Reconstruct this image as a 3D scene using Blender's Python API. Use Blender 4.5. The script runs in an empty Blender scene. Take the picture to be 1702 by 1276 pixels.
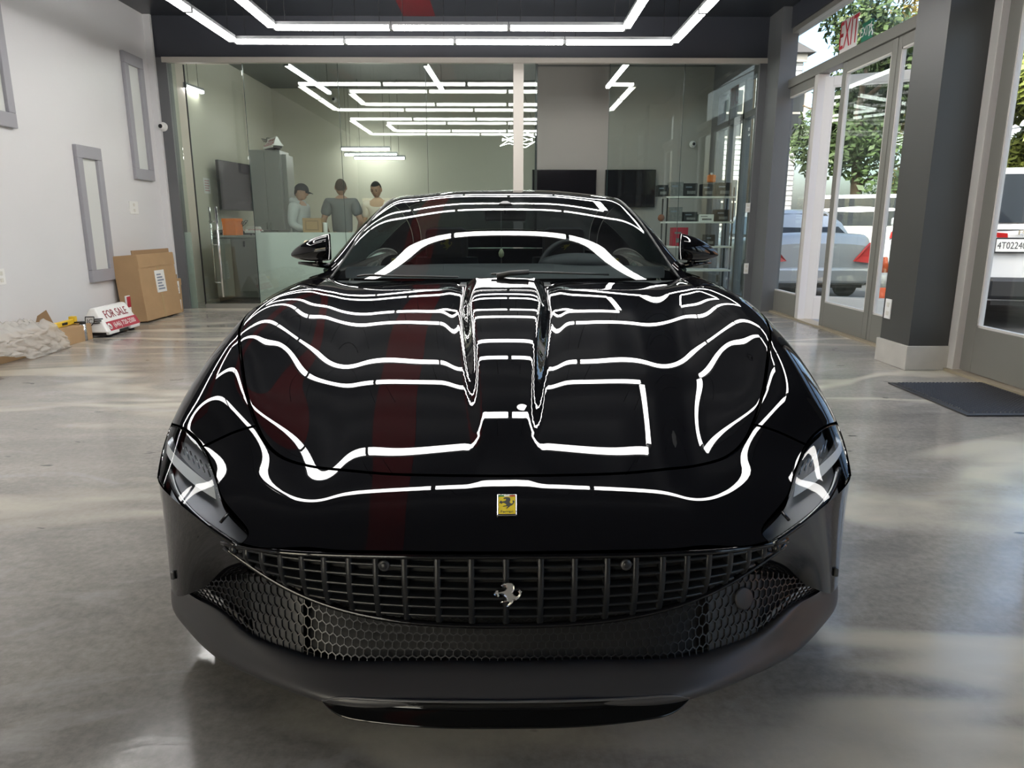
import bpy, bmesh, math, random
import numpy as np
from mathutils import Vector, Matrix
from mathutils.geometry import delaunay_2d_cdt

S = bpy.context.scene
COL = S.collection
PI = math.pi
R = math.radians

# ------------------------------------------------------------------ camera
FPX, CAM_H, PITCH, YAW = 1180.0, 1.12, R(12.7), math.atan(11 / 1180.0)
cd = bpy.data.cameras.new('camera'); cam = bpy.data.objects.new('camera', cd); COL.objects.link(cam)
cam.location = (0, 0, CAM_H); cam.rotation_euler = (PI / 2 - PITCH, 0, -YAW)
cd.sensor_width = 36.0; cd.lens = 36.0 * FPX / 1702.0; cd.clip_start = 0.02; cd.clip_end = 300
S.camera = cam

# ------------------------------------------------------------------ world, sun, exposure
W = bpy.data.worlds.new('sky'); S.world = W; W.use_nodes = True
wn = W.node_tree; wn.nodes.clear()
wo = wn.nodes.new('ShaderNodeOutputWorld'); wb = wn.nodes.new('ShaderNodeBackground')
sk = wn.nodes.new('ShaderNodeTexSky'); sk.sky_type = 'NISHITA'; sk.sun_disc = False
sk.sun_elevation = R(38); sk.sun_rotation = R(220); sk.air_density = 1.0; sk.dust_density = 5.0; sk.ozone_density = 1.0
wb.inputs['Strength'].default_value = 0.72
wn.links.new(sk.outputs[0], wb.inputs[0]); wn.links.new(wb.outputs[0], wo.inputs[0])
sl = bpy.data.lights.new('sun', 'SUN'); sun = bpy.data.objects.new('sun', sl); COL.objects.link(sun)
sl.energy = 7.0; sl.angle = R(0.6); sl.color = (1.0, 0.94, 0.85)
sun.rotation_euler = (R(48), 0, R(-40))
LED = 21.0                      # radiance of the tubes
vs = S.view_settings
vs.view_transform = 'Standard'; vs.look = 'None'; vs.gamma = 1.0; vs.use_curve_mapping = False
vs.exposure = 0.0
S.display_settings.display_device = 'sRGB'

# ------------------------------------------------------------------ picture-to-place helper (used to read real positions off the photograph)
_f = Vector((math.sin(YAW) * math.cos(PITCH), math.cos(YAW) * math.cos(PITCH), -math.sin(PITCH)))
_r = Vector((math.cos(YAW), -math.sin(YAW), 0)); _u = _r.cross(_f)
_C = Vector((0, 0, CAM_H))
def ray(x, y): return _f * FPX + _r * (x - 851) - _u * (y - 638)
def atY(x, y, Y): d = ray(x, y); return _C + d * (Y / d.y)
def atZ(x, y, Z): d = ray(x, y); return _C + d * ((Z - CAM_H) / d.z)
def atX(x, y, X): d = ray(x, y); return _C + d * (X / d.x)

# ------------------------------------------------------------------ materials
MATS = {}
def mat(name, col=(.5, .5, .5), rough=.5, metal=0., spec=.5, coat=0., emit=None, es=0., noise=None, bump=None, coat_rough=.03, trans=0., alpha=1.):
    if name in MATS: return MATS[name]
    m = bpy.data.materials.new(name); m.use_nodes = True; MATS[name] = m
    nt = m.node_tree; b = nt.nodes['Principled BSDF']
    b.inputs['Base Color'].default_value = (*col, 1); b.inputs['Roughness'].default_value = rough
    b.inputs['Metallic'].default_value = metal; b.inputs['Specular IOR Level'].default_value = spec
    b.inputs['Coat Weight'].default_value = coat; b.inputs['Coat Roughness'].default_value = coat_rough
    b.inputs['Transmission Weight'].default_value = trans; b.inputs['Alpha'].default_value = alpha
    if emit: b.inputs['Emission Color'].default_value = (*emit, 1); b.inputs['Emission Strength'].default_value = es
    if noise or bump:
        tc = nt.nodes.new('ShaderNodeTexCoord')
        if noise:                                   # (scale, amount)
            nz = nt.nodes.new('ShaderNodeTexNoise'); nz.inputs['Scale'].default_value = noise[0]; nz.inputs['Detail'].default_value = 4
            nt.links.new(tc.outputs['Object'], nz.inputs['Vector'])
            mx = nt.nodes.new('ShaderNodeMix'); mx.data_type = 'RGBA'
            mx.inputs[6].default_value = (*[c * (1 - noise[1]) for c in col], 1); mx.inputs[7].default_value = (*[min(1, c * (1 + noise[1])) for c in col], 1)
            nt.links.new(nz.outputs['Fac'], mx.inputs[0]); nt.links.new(mx.outputs[2], b.inputs['Base Color'])
        if bump:                                    # (scale, strength)
            nz = nt.nodes.new('ShaderNodeTexNoise'); nz.inputs['Scale'].default_value = bump[0]
            nt.links.new(tc.outputs['Object'], nz.inputs['Vector'])
            bp = nt.nodes.new('ShaderNodeBump'); bp.inputs['Strength'].default_value = bump[1]; bp.inputs['Distance'].default_value = .01
            nt.links.new(nz.outputs['Fac'], bp.inputs['Height']); nt.links.new(bp.outputs[0], b.inputs['Normal'])
    return m
def glass(name, tint=(.95, .97, .96), ior=1.5, film=0., filmcol=(.7, .78, .76), rough=0.):
    """thin clear pane: see-through with mirror reflection by angle; film adds a milky coating"""
    if name in MATS: return MATS[name]
    m = bpy.data.materials.new(name); m.use_nodes = True; MATS[name] = m
    nt = m.node_tree; nt.nodes.clear(); N = nt.nodes.new; L = nt.links.new
    o = N('ShaderNodeOutputMaterial'); t = N('ShaderNodeBsdfTransparent'); g = N('ShaderNodeBsdfGlossy'); mx = N('ShaderNodeMixShader')
    t.inputs[0].default_value = (*tint, 1); g.inputs['Roughness'].default_value = rough
    # Fresnel reflection of an unbent pane (same from both faces)
    ge = N('ShaderNodeNewGeometry'); dt = N('ShaderNodeVectorMath'); dt.operation = 'DOT_PRODUCT'; L(ge.outputs['Normal'], dt.inputs[0]); L(ge.outputs['Incoming'], dt.inputs[1])
    def M_(op, a, b=None):
        q = N('ShaderNodeMath'); q.operation = op
        for i_, w in enumerate((a, b)):
            if w is None: continue
            if isinstance(w, (int, float)): q.inputs[i_].default_value = w
            else: L(w, q.inputs[i_])
        return q.outputs[0]
    f0 = ((ior - 1) / (ior + 1)) ** 2
    fr = M_('ADD', M_('MULTIPLY', M_('POWER', M_('SUBTRACT', 1., M_('ABSOLUTE', dt.outputs['Value'])), 5.), 1 - f0), f0)
    base = t.outputs[0]
    if film:
        df = N('ShaderNodeBsdfDiffuse'); df.inputs[0].default_value = (*filmcol, 1); tl = N('ShaderNodeBsdfTranslucent'); tl.inputs[0].default_value = (*filmcol, 1)
        m1 = N('ShaderNodeMixShader'); m1.inputs[0].default_value = .5; L(df.outputs[0], m1.inputs[1]); L(tl.outputs[0], m1.inputs[2])
        m2 = N('ShaderNodeMixShader'); m2.inputs[0].default_value = film; L(t.outputs[0], m2.inputs[1]); L(m1.outputs[0], m2.inputs[2]); base = m2.outputs[0]
    L(fr, mx.inputs[0]); L(base, mx.inputs[1]); L(g.outputs[0], mx.inputs[2]); L(mx.outputs[0], o.inputs[0])
    return m

# ------------------------------------------------------------------ mesh helpers
class MB:
    def __init__(s): s.v = []; s.f = []; s.sm = []
    def add(s, vs_, fs, smooth=False):
        n = len(s.v); s.v += [tuple(p) for p in vs_]; s.f += [tuple(i + n for i in f) for f in fs]; s.sm += [smooth] * len(fs); return s
    def box(s, x0, x1, y0, y1, z0, z1, bev=0.):
        x0, x1 = min(x0, x1), max(x0, x1); y0, y1 = min(y0, y1), max(y0, y1); z0, z1 = min(z0, z1), max(z0, z1)
        if bev <= 0:
            V = [(x, y, z) for x in (x0, x1) for y in (y0, y1) for z in (z0, z1)]
            return s.add(V, [(0, 1, 3, 2), (4, 6, 7, 5), (0, 4, 5, 1), (2, 3, 7, 6), (0, 2, 6, 4), (1, 5, 7, 3)])
        bm = bmesh.new(); bmesh.ops.create_cube(bm, size=1)
        for v in bm.verts: v.co = Vector(((x0 + x1) / 2 + v.co.x * (x1 - x0), (y0 + y1) / 2 + v.co.y * (y1 - y0), (z0 + z1) / 2 + v.co.z * (z1 - z0)))
        bmesh.ops.bevel(bm, geom=bm.edges[:], offset=bev, segments=2, affect='EDGES', profile=.5)
        return s.bm(bm)
    def bm(s, bm, M=None, smooth=False):
        bm.verts.index_update()
        s.add([(M @ v.co if M else v.co) for v in bm.verts], [[v.index for v in f.verts] for f in bm.faces], smooth); bm.free(); return s
    def prism(s, pts, d, smooth=False):
        """closed polygon (3-D points) pushed along d"""
        n = len(pts); P = [Vector(p) for p in pts]; d = Vector(d)
        return s.add(P + [p + d for p in P], [tuple(range(n))[::-1], tuple(range(n, 2 * n))] + [(i, (i + 1) % n, n + (i + 1) % n, n + i) for i in range(n)], smooth)
    def tube(s, path, r, n=8, caps=True, flat=1., closed=False):
        P = [Vector(p) for p in path]; rr = r if hasattr(r, '__len__') else [r] * len(P); V = []; F = []
        prev = None
        for i, p in enumerate(P):
            a = P[(i - 1) % len(P)] if (i or closed) else P[0]; b = P[(i + 1) % len(P)] if (i < len(P) - 1 or closed) else P[-1]
            t = (b - a).normalized()
            if prev is None:
                x = t.orthogonal().normalized()
                if abs(t.z) < .9: x = t.cross(Vector((0, 0, 1))).normalized()
            else: x = (prev - t * prev.dot(t)).normalized()
            prev = x; y = t.cross(x)
            for k in range(n):
                a_ = 2 * PI * k / n; V.append(p + (x * math.cos(a_) + y * math.sin(a_) * flat) * rr[i])
        m = len(P)
        for i in range(m if closed else m - 1):
            for k in range(n): F.append((i * n + k, i * n + (k + 1) % n, ((i + 1) % m) * n + (k + 1) % n, ((i + 1) % m) * n + k))
        if caps and not closed: F += [tuple(range(n))[::-1], tuple(range((m - 1) * n, m * n))]
        return s.add(V, F, True)
    def lathe(s, prof, n=24, M=None):
        """profile [(r, z)] turned about z"""
        V = []; F = []
        for r_, z in prof:
            for k in range(n): V.append(Vector((r_ * math.cos(2 * PI * k / n), r_ * math.sin(2 * PI * k / n), z)))
        for i in range(len(prof) - 1):
            for k in range(n): F.append((i * n + k, i * n + (k + 1) % n, (i + 1) * n + (k + 1) % n, (i + 1) * n + k))
        F += [tuple(range(n))[::-1], tuple(range((len(prof) - 1) * n, len(prof) * n))]
        return s.add([M @ v for v in V] if M else V, F, True)
    def ball(s, c, r, seg=16, ring=10):
        bm = bmesh.new(); bmesh.ops.create_uvsphere(bm, u_segments=seg, v_segments=ring, radius=1)
        r = r if hasattr(r, '__len__') else (r, r, r)
        return s.bm(bm, Matrix.Translation(Vector(c)) @ Matrix.Diagonal((*r, 1)), True)
    def grid(s, rows, smooth=True, closed=False):
        n = len(rows[0]); V = [p for r_ in rows for p in r_]; F = []
        for i in range(len(rows) - 1):
            for k in range(n if closed else n - 1): F.append((i * n + k, i * n + (k + 1) % n, (i + 1) * n + (k + 1) % n, (i + 1) * n + k))
        return s.add(V, F, smooth)
    def build(s, name, m, parent=None, **kw):
        me = bpy.data.meshes.new(name); me.from_pydata(s.v, [], s.f)
        me.polygons.foreach_set('use_smooth', s.sm); me.materials.append(m if not isinstance(m, str) else MATS[m]); me.update()
        bm = bmesh.new(); bm.from_mesh(me); bmesh.ops.recalc_face_normals(bm, faces=bm.faces[:]); bm.to_mesh(me); bm.free()
        return link(name, me, parent, **kw)
def link(name, me, parent=None, world=False, **kw):
    o = bpy.data.objects.new(name, me); COL.objects.link(o)
    if parent is not None:
        o.parent = parent
        if world: o.matrix_parent_inverse = base_of(parent).inverted()
    for k, v in kw.items(): o[k] = v
    return o
def base_of(o):
    M = o.matrix_basis.copy()
    while o.parent is not None:
        M = o.parent.matrix_basis @ (o.matrix_parent_inverse @ M); o = o.parent
    return M
def thing(name, label, cat, loc=(0, 0, 0), rz=0., group=None, rot=None):
    o = bpy.data.objects.new(name, None); COL.objects.link(o); o.location = loc; o.rotation_euler = rot or (0, 0, rz)
    o.empty_display_size = .1
    o['label'] = label; o['category'] = cat
    if group: o['group'] = group
    return o
def tag(o, label, cat, group=None):
    o['label'] = label; o['category'] = cat
    if group: o['group'] = group
    return o
def struct(o): o['kind'] = 'structure'; return o
def ease_mesh(o, angle=40):
    me = o.data
    bm = bmesh.new(); bm.from_mesh(me)
    for e in bm.edges:
        e.smooth = len(e.link_faces) == 2 and e.calc_face_angle(0) < R(angle)
    for f in bm.faces: f.smooth = True
    bm.to_mesh(me); bm.free(); return o
def textmesh(name, s, size, m, parent, M, depth=.0005, align='CENTER', **kw):
    c = bpy.data.curves.new(name, 'FONT'); c.body = s; c.size = size; c.align_x = align; c.align_y = 'CENTER'; c.extrude = depth; c.resolution_u = 3
    t = bpy.data.objects.new(name + '_src', c); COL.objects.link(t)
    bpy.context.view_layer.update(); dg = bpy.context.evaluated_depsgraph_get()
    me = bpy.data.meshes.new_from_object(t.evaluated_get(dg)); bpy.data.objects.remove(t); bpy.data.curves.remove(c)
    me.transform(M); me.name = name; me.materials.clear(); me.materials.append(m)
    return link(name, me, parent, **kw)
def frame_M(o, x, y):
    """matrix with local x, y along the given directions and z out of the plane"""
    x = Vector(x).normalized(); z = x.cross(Vector(y)).normalized(); y = z.cross(x)
    return Matrix(((x.x, y.x, z.x, o[0]), (x.y, y.y, z.y, o[1]), (x.z, y.z, z.z, o[2]), (0, 0, 0, 1)))

# common materials
mat('black_plastic', (.012, .012, .013), .45)
mat('satin_black', (.016, .016, .018), .38)
mat('rubber', (.02, .02, .02), .8)
mat('chrome', (.75, .75, .75), .12, 1.)
mat('aluminium', (.62, .62, .60), .35, .9)
mat('white_plastic', (.82, .82, .80), .4)
# ================================================================== THE ROOM
XL, XR, YG, YB = -4.5, 3.5, 9.7, -3.2        # left wall, right wall, glass partition, wall behind the viewer
ZC, ZH = 3.66, 3.11                          # ceiling, partition head
YO = 14.6                                    # far wall of the office

# ---- floor: polished, stained concrete
def floor_mat():
    m = bpy.data.materials.new('stained_concrete'); m.use_nodes = True; nt = m.node_tree; N = nt.nodes.new; L = nt.links.new
    b = nt.nodes['Principled BSDF']; tc = N('ShaderNodeTexCoord')
    mp = N('ShaderNodeMapping'); mp.inputs['Rotation'].default_value = (0, 0, R(24)); mp.inputs['Scale'].default_value = (.55, 1.25, 1); L(tc.outputs['Object'], mp.inputs[0])
    tc_obj = N('ShaderNodeMapping'); L(tc.outputs['Object'], tc_obj.inputs[0])
    def noise(sc, det, rough, dist, vec=mp):
        n = N('ShaderNodeTexNoise'); n.inputs['Scale'].default_value = sc; n.inputs['Detail'].default_value = det; n.inputs['Roughness'].default_value = rough; n.inputs['Distortion'].default_value = dist
        L(vec.outputs[0], n.inputs['Vector']); return n
    def ramp(src, stops):
        r = N('ShaderNodeValToRGB'); L(src, r.inputs[0]); e = r.color_ramp.elements
        while len(e) < len(stops): e.new(.5)
        for k, (p, c) in enumerate(stops): e[k].position = p; e[k].color = (*c, 1)
        return r
    def mixc(f, a, c, mode='MIX'):
        x = N('ShaderNodeMix'); x.data_type = 'RGBA'; x.blend_type = mode
        if isinstance(f, float): x.inputs[0].default_value = f
        else: L(f, x.inputs[0])
        L(a, x.inputs[6]); L(c, x.inputs[7]); return x
    big = ramp(noise(.7, 6, .55, 1.6).outputs[0], [(.30, (.235, .222, .205)), (.5, (.31, .293, .268)), (.68, (.40, .375, .34))])
    fine = ramp(noise(5, 8, .7, .6).outputs[0], [(.3, (.86, .86, .87)), (.7, (1.09, 1.085, 1.07))])
    c1 = mixc(1., big.outputs[0], fine.outputs[0], 'MULTIPLY')
    gr = ramp(noise(38, 3, .7, 0, tc_obj).outputs[0], [(.32, (.84, .84, .84)), (.68, (1.12, 1.12, 1.11))]); c1 = mixc(1., c1.outputs[2], gr.outputs[0], 'MULTIPLY')
    # pale veins: thin ridges of a warped noise
    nv = noise(.42, 3, .5, 1.1); sb = N('ShaderNodeMath'); sb.operation = 'SUBTRACT'; L(nv.outputs[0], sb.inputs[0]); sb.inputs[1].default_value = .5
    ab = N('ShaderNodeMath'); ab.operation = 'ABSOLUTE'; L(sb.outputs[0], ab.inputs[0])
    vein = ramp(ab.outputs[0], [(0., (1, 1, 1)), (.014, (.85, .85, .85)), (.034, (0, 0, 0))])
    nm = ramp(noise(.9, 4, .6, .3).outputs[0], [(.38, (0, 0, 0)), (.54, (1, 1, 1))])
    vm = N('ShaderNodeMath'); vm.operation = 'MULTIPLY'; L(vein.outputs[0], vm.inputs[0]); L(nm.outputs[0], vm.inputs[1])
    vs2 = N('ShaderNodeMath'); vs2.operation = 'MULTIPLY'; L(vm.outputs[0], vs2.inputs[0]); vs2.inputs[1].default_value = .95
    pale = N('ShaderNodeRGB'); pale.outputs[0].default_value = (.60, .56, .46, 1)
    c2 = mixc(vs2.outputs[0], c1.outputs[2], pale.outputs[0])
    # wispy swirls
    sw = ramp(noise(1.6, 9, .62, 2.6).outputs[0], [(.56, (0, 0, 0)), (.74, (.55, .55, .55))])
    pale2 = N('ShaderNodeRGB'); pale2.outputs[0].default_value = (.47, .46, .445, 1)
    c3 = mixc(sw.outputs[0], c2.outputs[2], pale2.outputs[0])
    # dark scuffs
    sc = ramp(noise(9, 3, .5, .4).outputs[0], [(.71, (0, 0, 0)), (.75, (1, 1, 1))])
    dk = N('ShaderNodeRGB'); dk.outputs[0].default_value = (.07, .07, .07, 1)
    c4 = mixc(sc.outputs[0], c3.outputs[2], dk.outputs[0])
    L(c4.outputs[2], b.inputs['Base Color'])
    rr = ramp(noise(3, 5, .6, .5).outputs[0], [(.3, (.10, .10, .10)), (.7, (.22, .22, .22))]); L(rr.outputs[0], b.inputs['Roughness'])
    b.inputs['Specular IOR Level'].default_value = .5
    bp = N('ShaderNodeBump'); bp.inputs['Strength'].default_value = .045; bp.inputs['Distance'].default_value = .01
    L(noise(14, 4, .6, 0).outputs[0], bp.inputs['Height']); L(bp.outputs[0], b.inputs['Normal'])
    return m
FM = floor_mat()
struct(MB().box(XL, XR + .12, YB, YO, -.1, 0).build('floor', FM))
mat('wall_white', (.70, .70, .71), .32, noise=(1.3, .03))
mat('charcoal', (.058, .058, .056), .42, noise=(2, .08))
mat('wall_navy', (.040, .044, .056), .40, noise=(1.2, .12))
mat('ceiling_navy', (.030, .034, .043), .36, noise=(1., .1))
mat('stripe_red', (.17, .012, .015), .4)
mat('office_wall', (.62, .60, .50), .42, noise=(1, .03))
mat('office_grey', (.40, .38, .35), .5)
mat('frame_beige', (.52, .49, .44), .38)
mat('frame_grey', (.215, .21, .19), .4, .1)
mat('frame_white', (.62, .60, .57), .4)
mat('stone_tile', (.52, .50, .46), .35, noise=(5, .25))

struct(MB().box(XL - .15, XL, YB, YG + .1, 0, ZC).build('wall_left', MATS['wall_white']))
struct(MB().box(XL - .15, XR + .2, YB, YG + .1, ZC, ZC + .15).build('ceiling', MATS['ceiling_navy']))
struct(MB().box(-1.2, XR + .2, YB - .15, YB, 0, ZC).build('wall_front', MATS['wall_navy']))
struct(MB().box(XL - .15, -1.2, YB - .15, YB, 2.0, ZC).build('wall_front_head', MATS['wall_navy']))
struct(MB().box(XL, XR, YG, YG + .12, ZH + .06, ZC).build('wall_back', MATS['wall_navy']))
# grey column at the left end of the partition with a pale corner bead
gc = MB().box(XL, atY(277, 104, YG).x, YG - .02, YG + .12, 0, ZH + .06).build('wall_end_column', MATS['charcoal']); struct(gc)
gc.data.materials.clear(); gc.data.materials.append(mat('mid_grey', (.13, .135, .14), .45))
struct(MB().box(XL, XL + .09, YG - .06, YG - .02, 0, ZC).build('trim_1', MATS['wall_white']))
# red stripes painted on the ceiling
for k, (x0, x1, s) in enumerate([(-1.27, -.87, .0), (-3.0, -2.7, .0)]):
    ya, yb = ((YB, YG), (1.0, 6.6))[k]
    struct(MB().prism([(x0, ya, ZC - .003), (x1, ya, ZC - .003), (x1, yb, ZC - .003), (x0, yb, ZC - .003)], (0, 0, .002)).build('trim_%d' % (k + 2), MATS['stripe_red']))

# ---- recessed picture strips on the left wall: grey frame around a pale panel
mat('frame_lilac', (.34, .34, .37), .45); mat('panel_pale', (.66, .68, .66), .3)
def wall_frame(y0, y1, z0, z1, label):
    t = thing('wall_frame', label, 'frame', (XL, (y0 + y1) / 2, z0), group='grey slot frames on the white wall')
    w = (y1 - y0) / 2; h = z1 - z0; b = .13
    for (a0, a1, c0, c1) in ((-w, w, 0, b), (-w, w, h - b, h), (-w, -w + b * .72, b, h - b), (w - b * .72, w, b, h - b)):
        MB().box(0, .045, a0, a1, c0, c1, .006).build('frame_rail', MATS['frame_lilac'], t)
    MB().box(0, .012, -w + .09, w - .09, b, h - b).build('panel', MATS['panel_pale'], t)
wall_frame(7.78, 8.25, .50, 1.93, 'low grey slot frame on the white wall above the boxes')
wall_frame(8.98, 9.44, 1.65, 3.10, 'high grey slot frame beside the glass partition')
wall_frame(6.42, 6.90, 1.97, 3.42, 'grey slot frame nearest the viewer, cut by the photo edge')

# ---- LED loops under the ceiling
ZS = 3.08
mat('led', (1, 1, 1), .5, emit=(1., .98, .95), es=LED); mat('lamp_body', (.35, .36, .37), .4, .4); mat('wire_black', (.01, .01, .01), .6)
mat('dark_lamp', (.03, .03, .035), .4)
def tube_lamp(p, q, label, group, parent=None, w=.075, h=.07, hang=None, gap=.018):
    """one straight suspended tube from p to q (same height)"""
    p, q = Vector(p), Vector(q); L = (q - p).length; a = math.atan2((q - p).y, (q - p).x)
    t = thing('led_tube', label, 'ceiling light', (p + q) / 2, a, group)
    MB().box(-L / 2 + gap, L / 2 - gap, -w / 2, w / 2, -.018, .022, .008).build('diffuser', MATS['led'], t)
    MB().box(-L / 2 + .004, L / 2 - .004, -w / 2 + .003, w / 2 - .003, .022, .022 + h * .45).build('housing', MATS['lamp_body'], t)
    for s in (-1, 1):
        MB().box(s * (L / 2 - gap), s * L / 2, -w / 2 - .002, w / 2 + .002, -.02, .024).build('end_cap', MATS['lamp_body'], t)
        c = ((q - p).normalized() * s * (L / 2 - .12))
        MB().tube([(s * (L / 2 - .12), 0, .05), (s * (L / 2 - .12), 0, (hang or ZC) - p.z)], .003, 5).build('suspension_wire', MATS['wire_black'], t)
    return t
loops = [('outer', -2.98, 1.875, 4, 'far', 6.12, 8.5), ('inner', -2.37, 1.245, 3, 'far', 6.72, 7.92),
         ('outer', -2.98, 1.875, 4, 'near', 2.62, 5.0), ('inner', -2.37, 1.245, 3, 'near', 3.22, 4.42)]
ordn = ['first', 'second', 'third', 'fourth']
for ring, xa, xb, n, which, ya, yb in loops:
    where = 'loop by the glass partition' if which == 'far' else 'loop above the car'
    for side, y in (('back', yb), ('front', ya)):
        for k in range(n):
            d = (xb - xa) / n
            tube_lamp((xa + d * k, y, ZS), (xa + d * (k + 1), y, ZS), '%s LED tube from left, %s edge of %s %s' % (ordn[k], side, ring, where), 'LED tubes under the dark ceiling')
    m = 2 if ring == 'outer' else 1
    for side, x in (('left', xa), ('right', xb)):
        for k in range(m):
            d = (yb - ya) / m
            nm = ('rear ' if k else 'front ') if m == 2 else ''
            tube_lamp((x, ya + d * k + (.06 if k == 0 else .004), ZS), (x, ya + d * (k + 1) - (.06 if k == m - 1 else .004), ZS), '%sLED tube along %s side of %s %s' % (nm, side, ring, where), 'LED tubes under the dark ceiling')

# round ceiling spot over the bonnet
t = thing('ceiling_spot', 'small round spotlight on the dark ceiling over the car bonnet', 'ceiling light', (.17, 3.62, ZC))
MB().lathe([(.07, 0), (.07, -.10), (.06, -.11)], 20).build('housing', MATS['dark_lamp'], t); MB().lathe([(.0, -.112), (.055, -.112), (.05, -.118), (.0, -.122)], 20).build('bulb', MATS['led'], t)

# ---- partition: header bar, mullion, glass panes, glass door
def px(x, y=250): return atY(x, y, YG).x
def trimbar(n, x0, x1, z0, z1, m='frame_beige', y0=YG - .03, y1=YG + .06):
    return struct(MB().box(x0, x1, y0, y1, z0, z1, .004).build('trim_%d' % n, MATS[m]))
trimbar(10, px(270, 104), XR - .12, ZH, ZH + .065)
trimbar(11, px(853), px(870), 0, ZH)
trimbar(12, px(1252), px(1285), 0, ZH, 'mid_grey')
trimbar(13, XR - .16, XR + .05, 0, ZC, 'mid_grey', YG - .45, YG + .1)
mat('glass_edge', (.03, .06, .055), .2)
pane = glass('pane_glass', (.88, .93, .90), 1.62); frost = glass('frosted_film', (.90, .94, .92), 1.5, .52, (.88, .91, .90))
ZF = atY(430, 386, YG).z
panes = [(277, 303, 1), (318, 411, 0), (413, 566.5, 1), (567.5, 709.5, 1), (710.5, 853, 1), (870, 892, 1), (1011, 1131.5, 1), (1132.5, 1252, 1)]
for k, (a, b, fr) in enumerate(panes):
    x0, x1 = px(a), px(b); door = not fr
    n = 'window_%d' % (k + 1) if not door else 'door_1'
    if door:
        t = thing('glass_door', 'frameless glass door with long steel pull handle in the partition', 'door', (x0, YG + .01, 0), R(0)); del t['category'], t['label']; t.name = 'door_1'; struct(t)
        MB().box(.0, x1 - x0, 0, .012, .06, ZH - .02).build('pane', pane, t)
        MB().box(-.012, .0, -.004, .016, .05, ZH - .02).build('seal', MATS['black_plastic'], t)
        MB().box(.0, x1 - x0, -.012, .024, .0, .06).build('bottom_rail', MATS['frame_grey'], t)
        hx = px(368, 420) - x0
        h = MB().tube([(hx, -.07, .16), (hx, -.07, 1.34)], .016, 10).build('handle', MATS['chrome'], t)
        for z in (.35, .85, 1.15):
            MB().tube([(hx, -.07, z), (hx - .13, 0, z)], .009, 8).build('standoff', MATS['chrome'], h)
        MB().tube([(hx - .15, .09, .35), (hx - .15, .09, 1.34)], .014, 10).build('handle_back', MATS['chrome'], t)
    else:
        o = MB().box(x0, x1, YG + .01, YG + .022, 0.0, ZH).build(n, pane); struct(o)
        if k not in (6, 7):
            MB().box(x0, x1, YG + .023, YG + .0245, .0, ZF).build('frosted_film', frost, o)
        MB().box(x0 - .004, x0, YG + .008, YG + .024, 0, ZH).build('pane_edge', MATS['glass_edge'], o)
# door track and sliding door stack beside the opening
struct(MB().box(px(893) - .03, px(893), YG + .03, YG + .07, 0, ZH).build('trim_14', MATS['satin_black']))
# dome camera on the grey column
def dome_camera(c, d, label):
    t = thing('security_camera', label, 'camera', c, rot=Vector(d).to_track_quat('Z', 'Y').to_euler())
    MB().lathe([(.055, 0), (.058, .02), (.05, .03)], 20).build('base', MATS['white_plastic'], t)
    e = MB().ball((0, 0, .05), .042).build('ball_housing', MATS['white_plastic'], t)
    MB().lathe([(.0, .085), (.022, .085), (.026, .092), (.02, .096)], 16).build('lens', MATS['black_plastic'], e)
dome_camera(atY(272, 211, YG - .02) , (0, -1, 0), 'white ball security camera on the grey column left of the glass')
def wall_plate(c, n, label, w=.075, h=.12, name='switch_plate', cat='switch'):
    M = frame_M(c, Vector((0, 0, 1)).cross(Vector(n)), (0, 0, 1))
    t = thing(name, label, cat, c); t.matrix_basis = M
    MB().box(-w / 2, w / 2, -h / 2, h / 2, 0, .008, .002).build('plate', MATS['white_plastic'], t)
    for s in (-1, 1): MB().box(-.018, .018, s * h * .22 - .018, s * h * .22 + .018, .008, .012, .002).build('rocker' if name == 'switch_plate' else 'socket', mat('ivory', (.7, .68, .62), .4), t)
wall_plate(atX(222, 345, XL), (1, 0, 0), 'white switch plate on the white wall below the high frame', .2, .15)
wall_plate(atX(1, 460, XL), (1, 0, 0), 'white socket plate on the white wall at the photo edge', .1, .14, 'socket_plate', 'socket')

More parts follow.
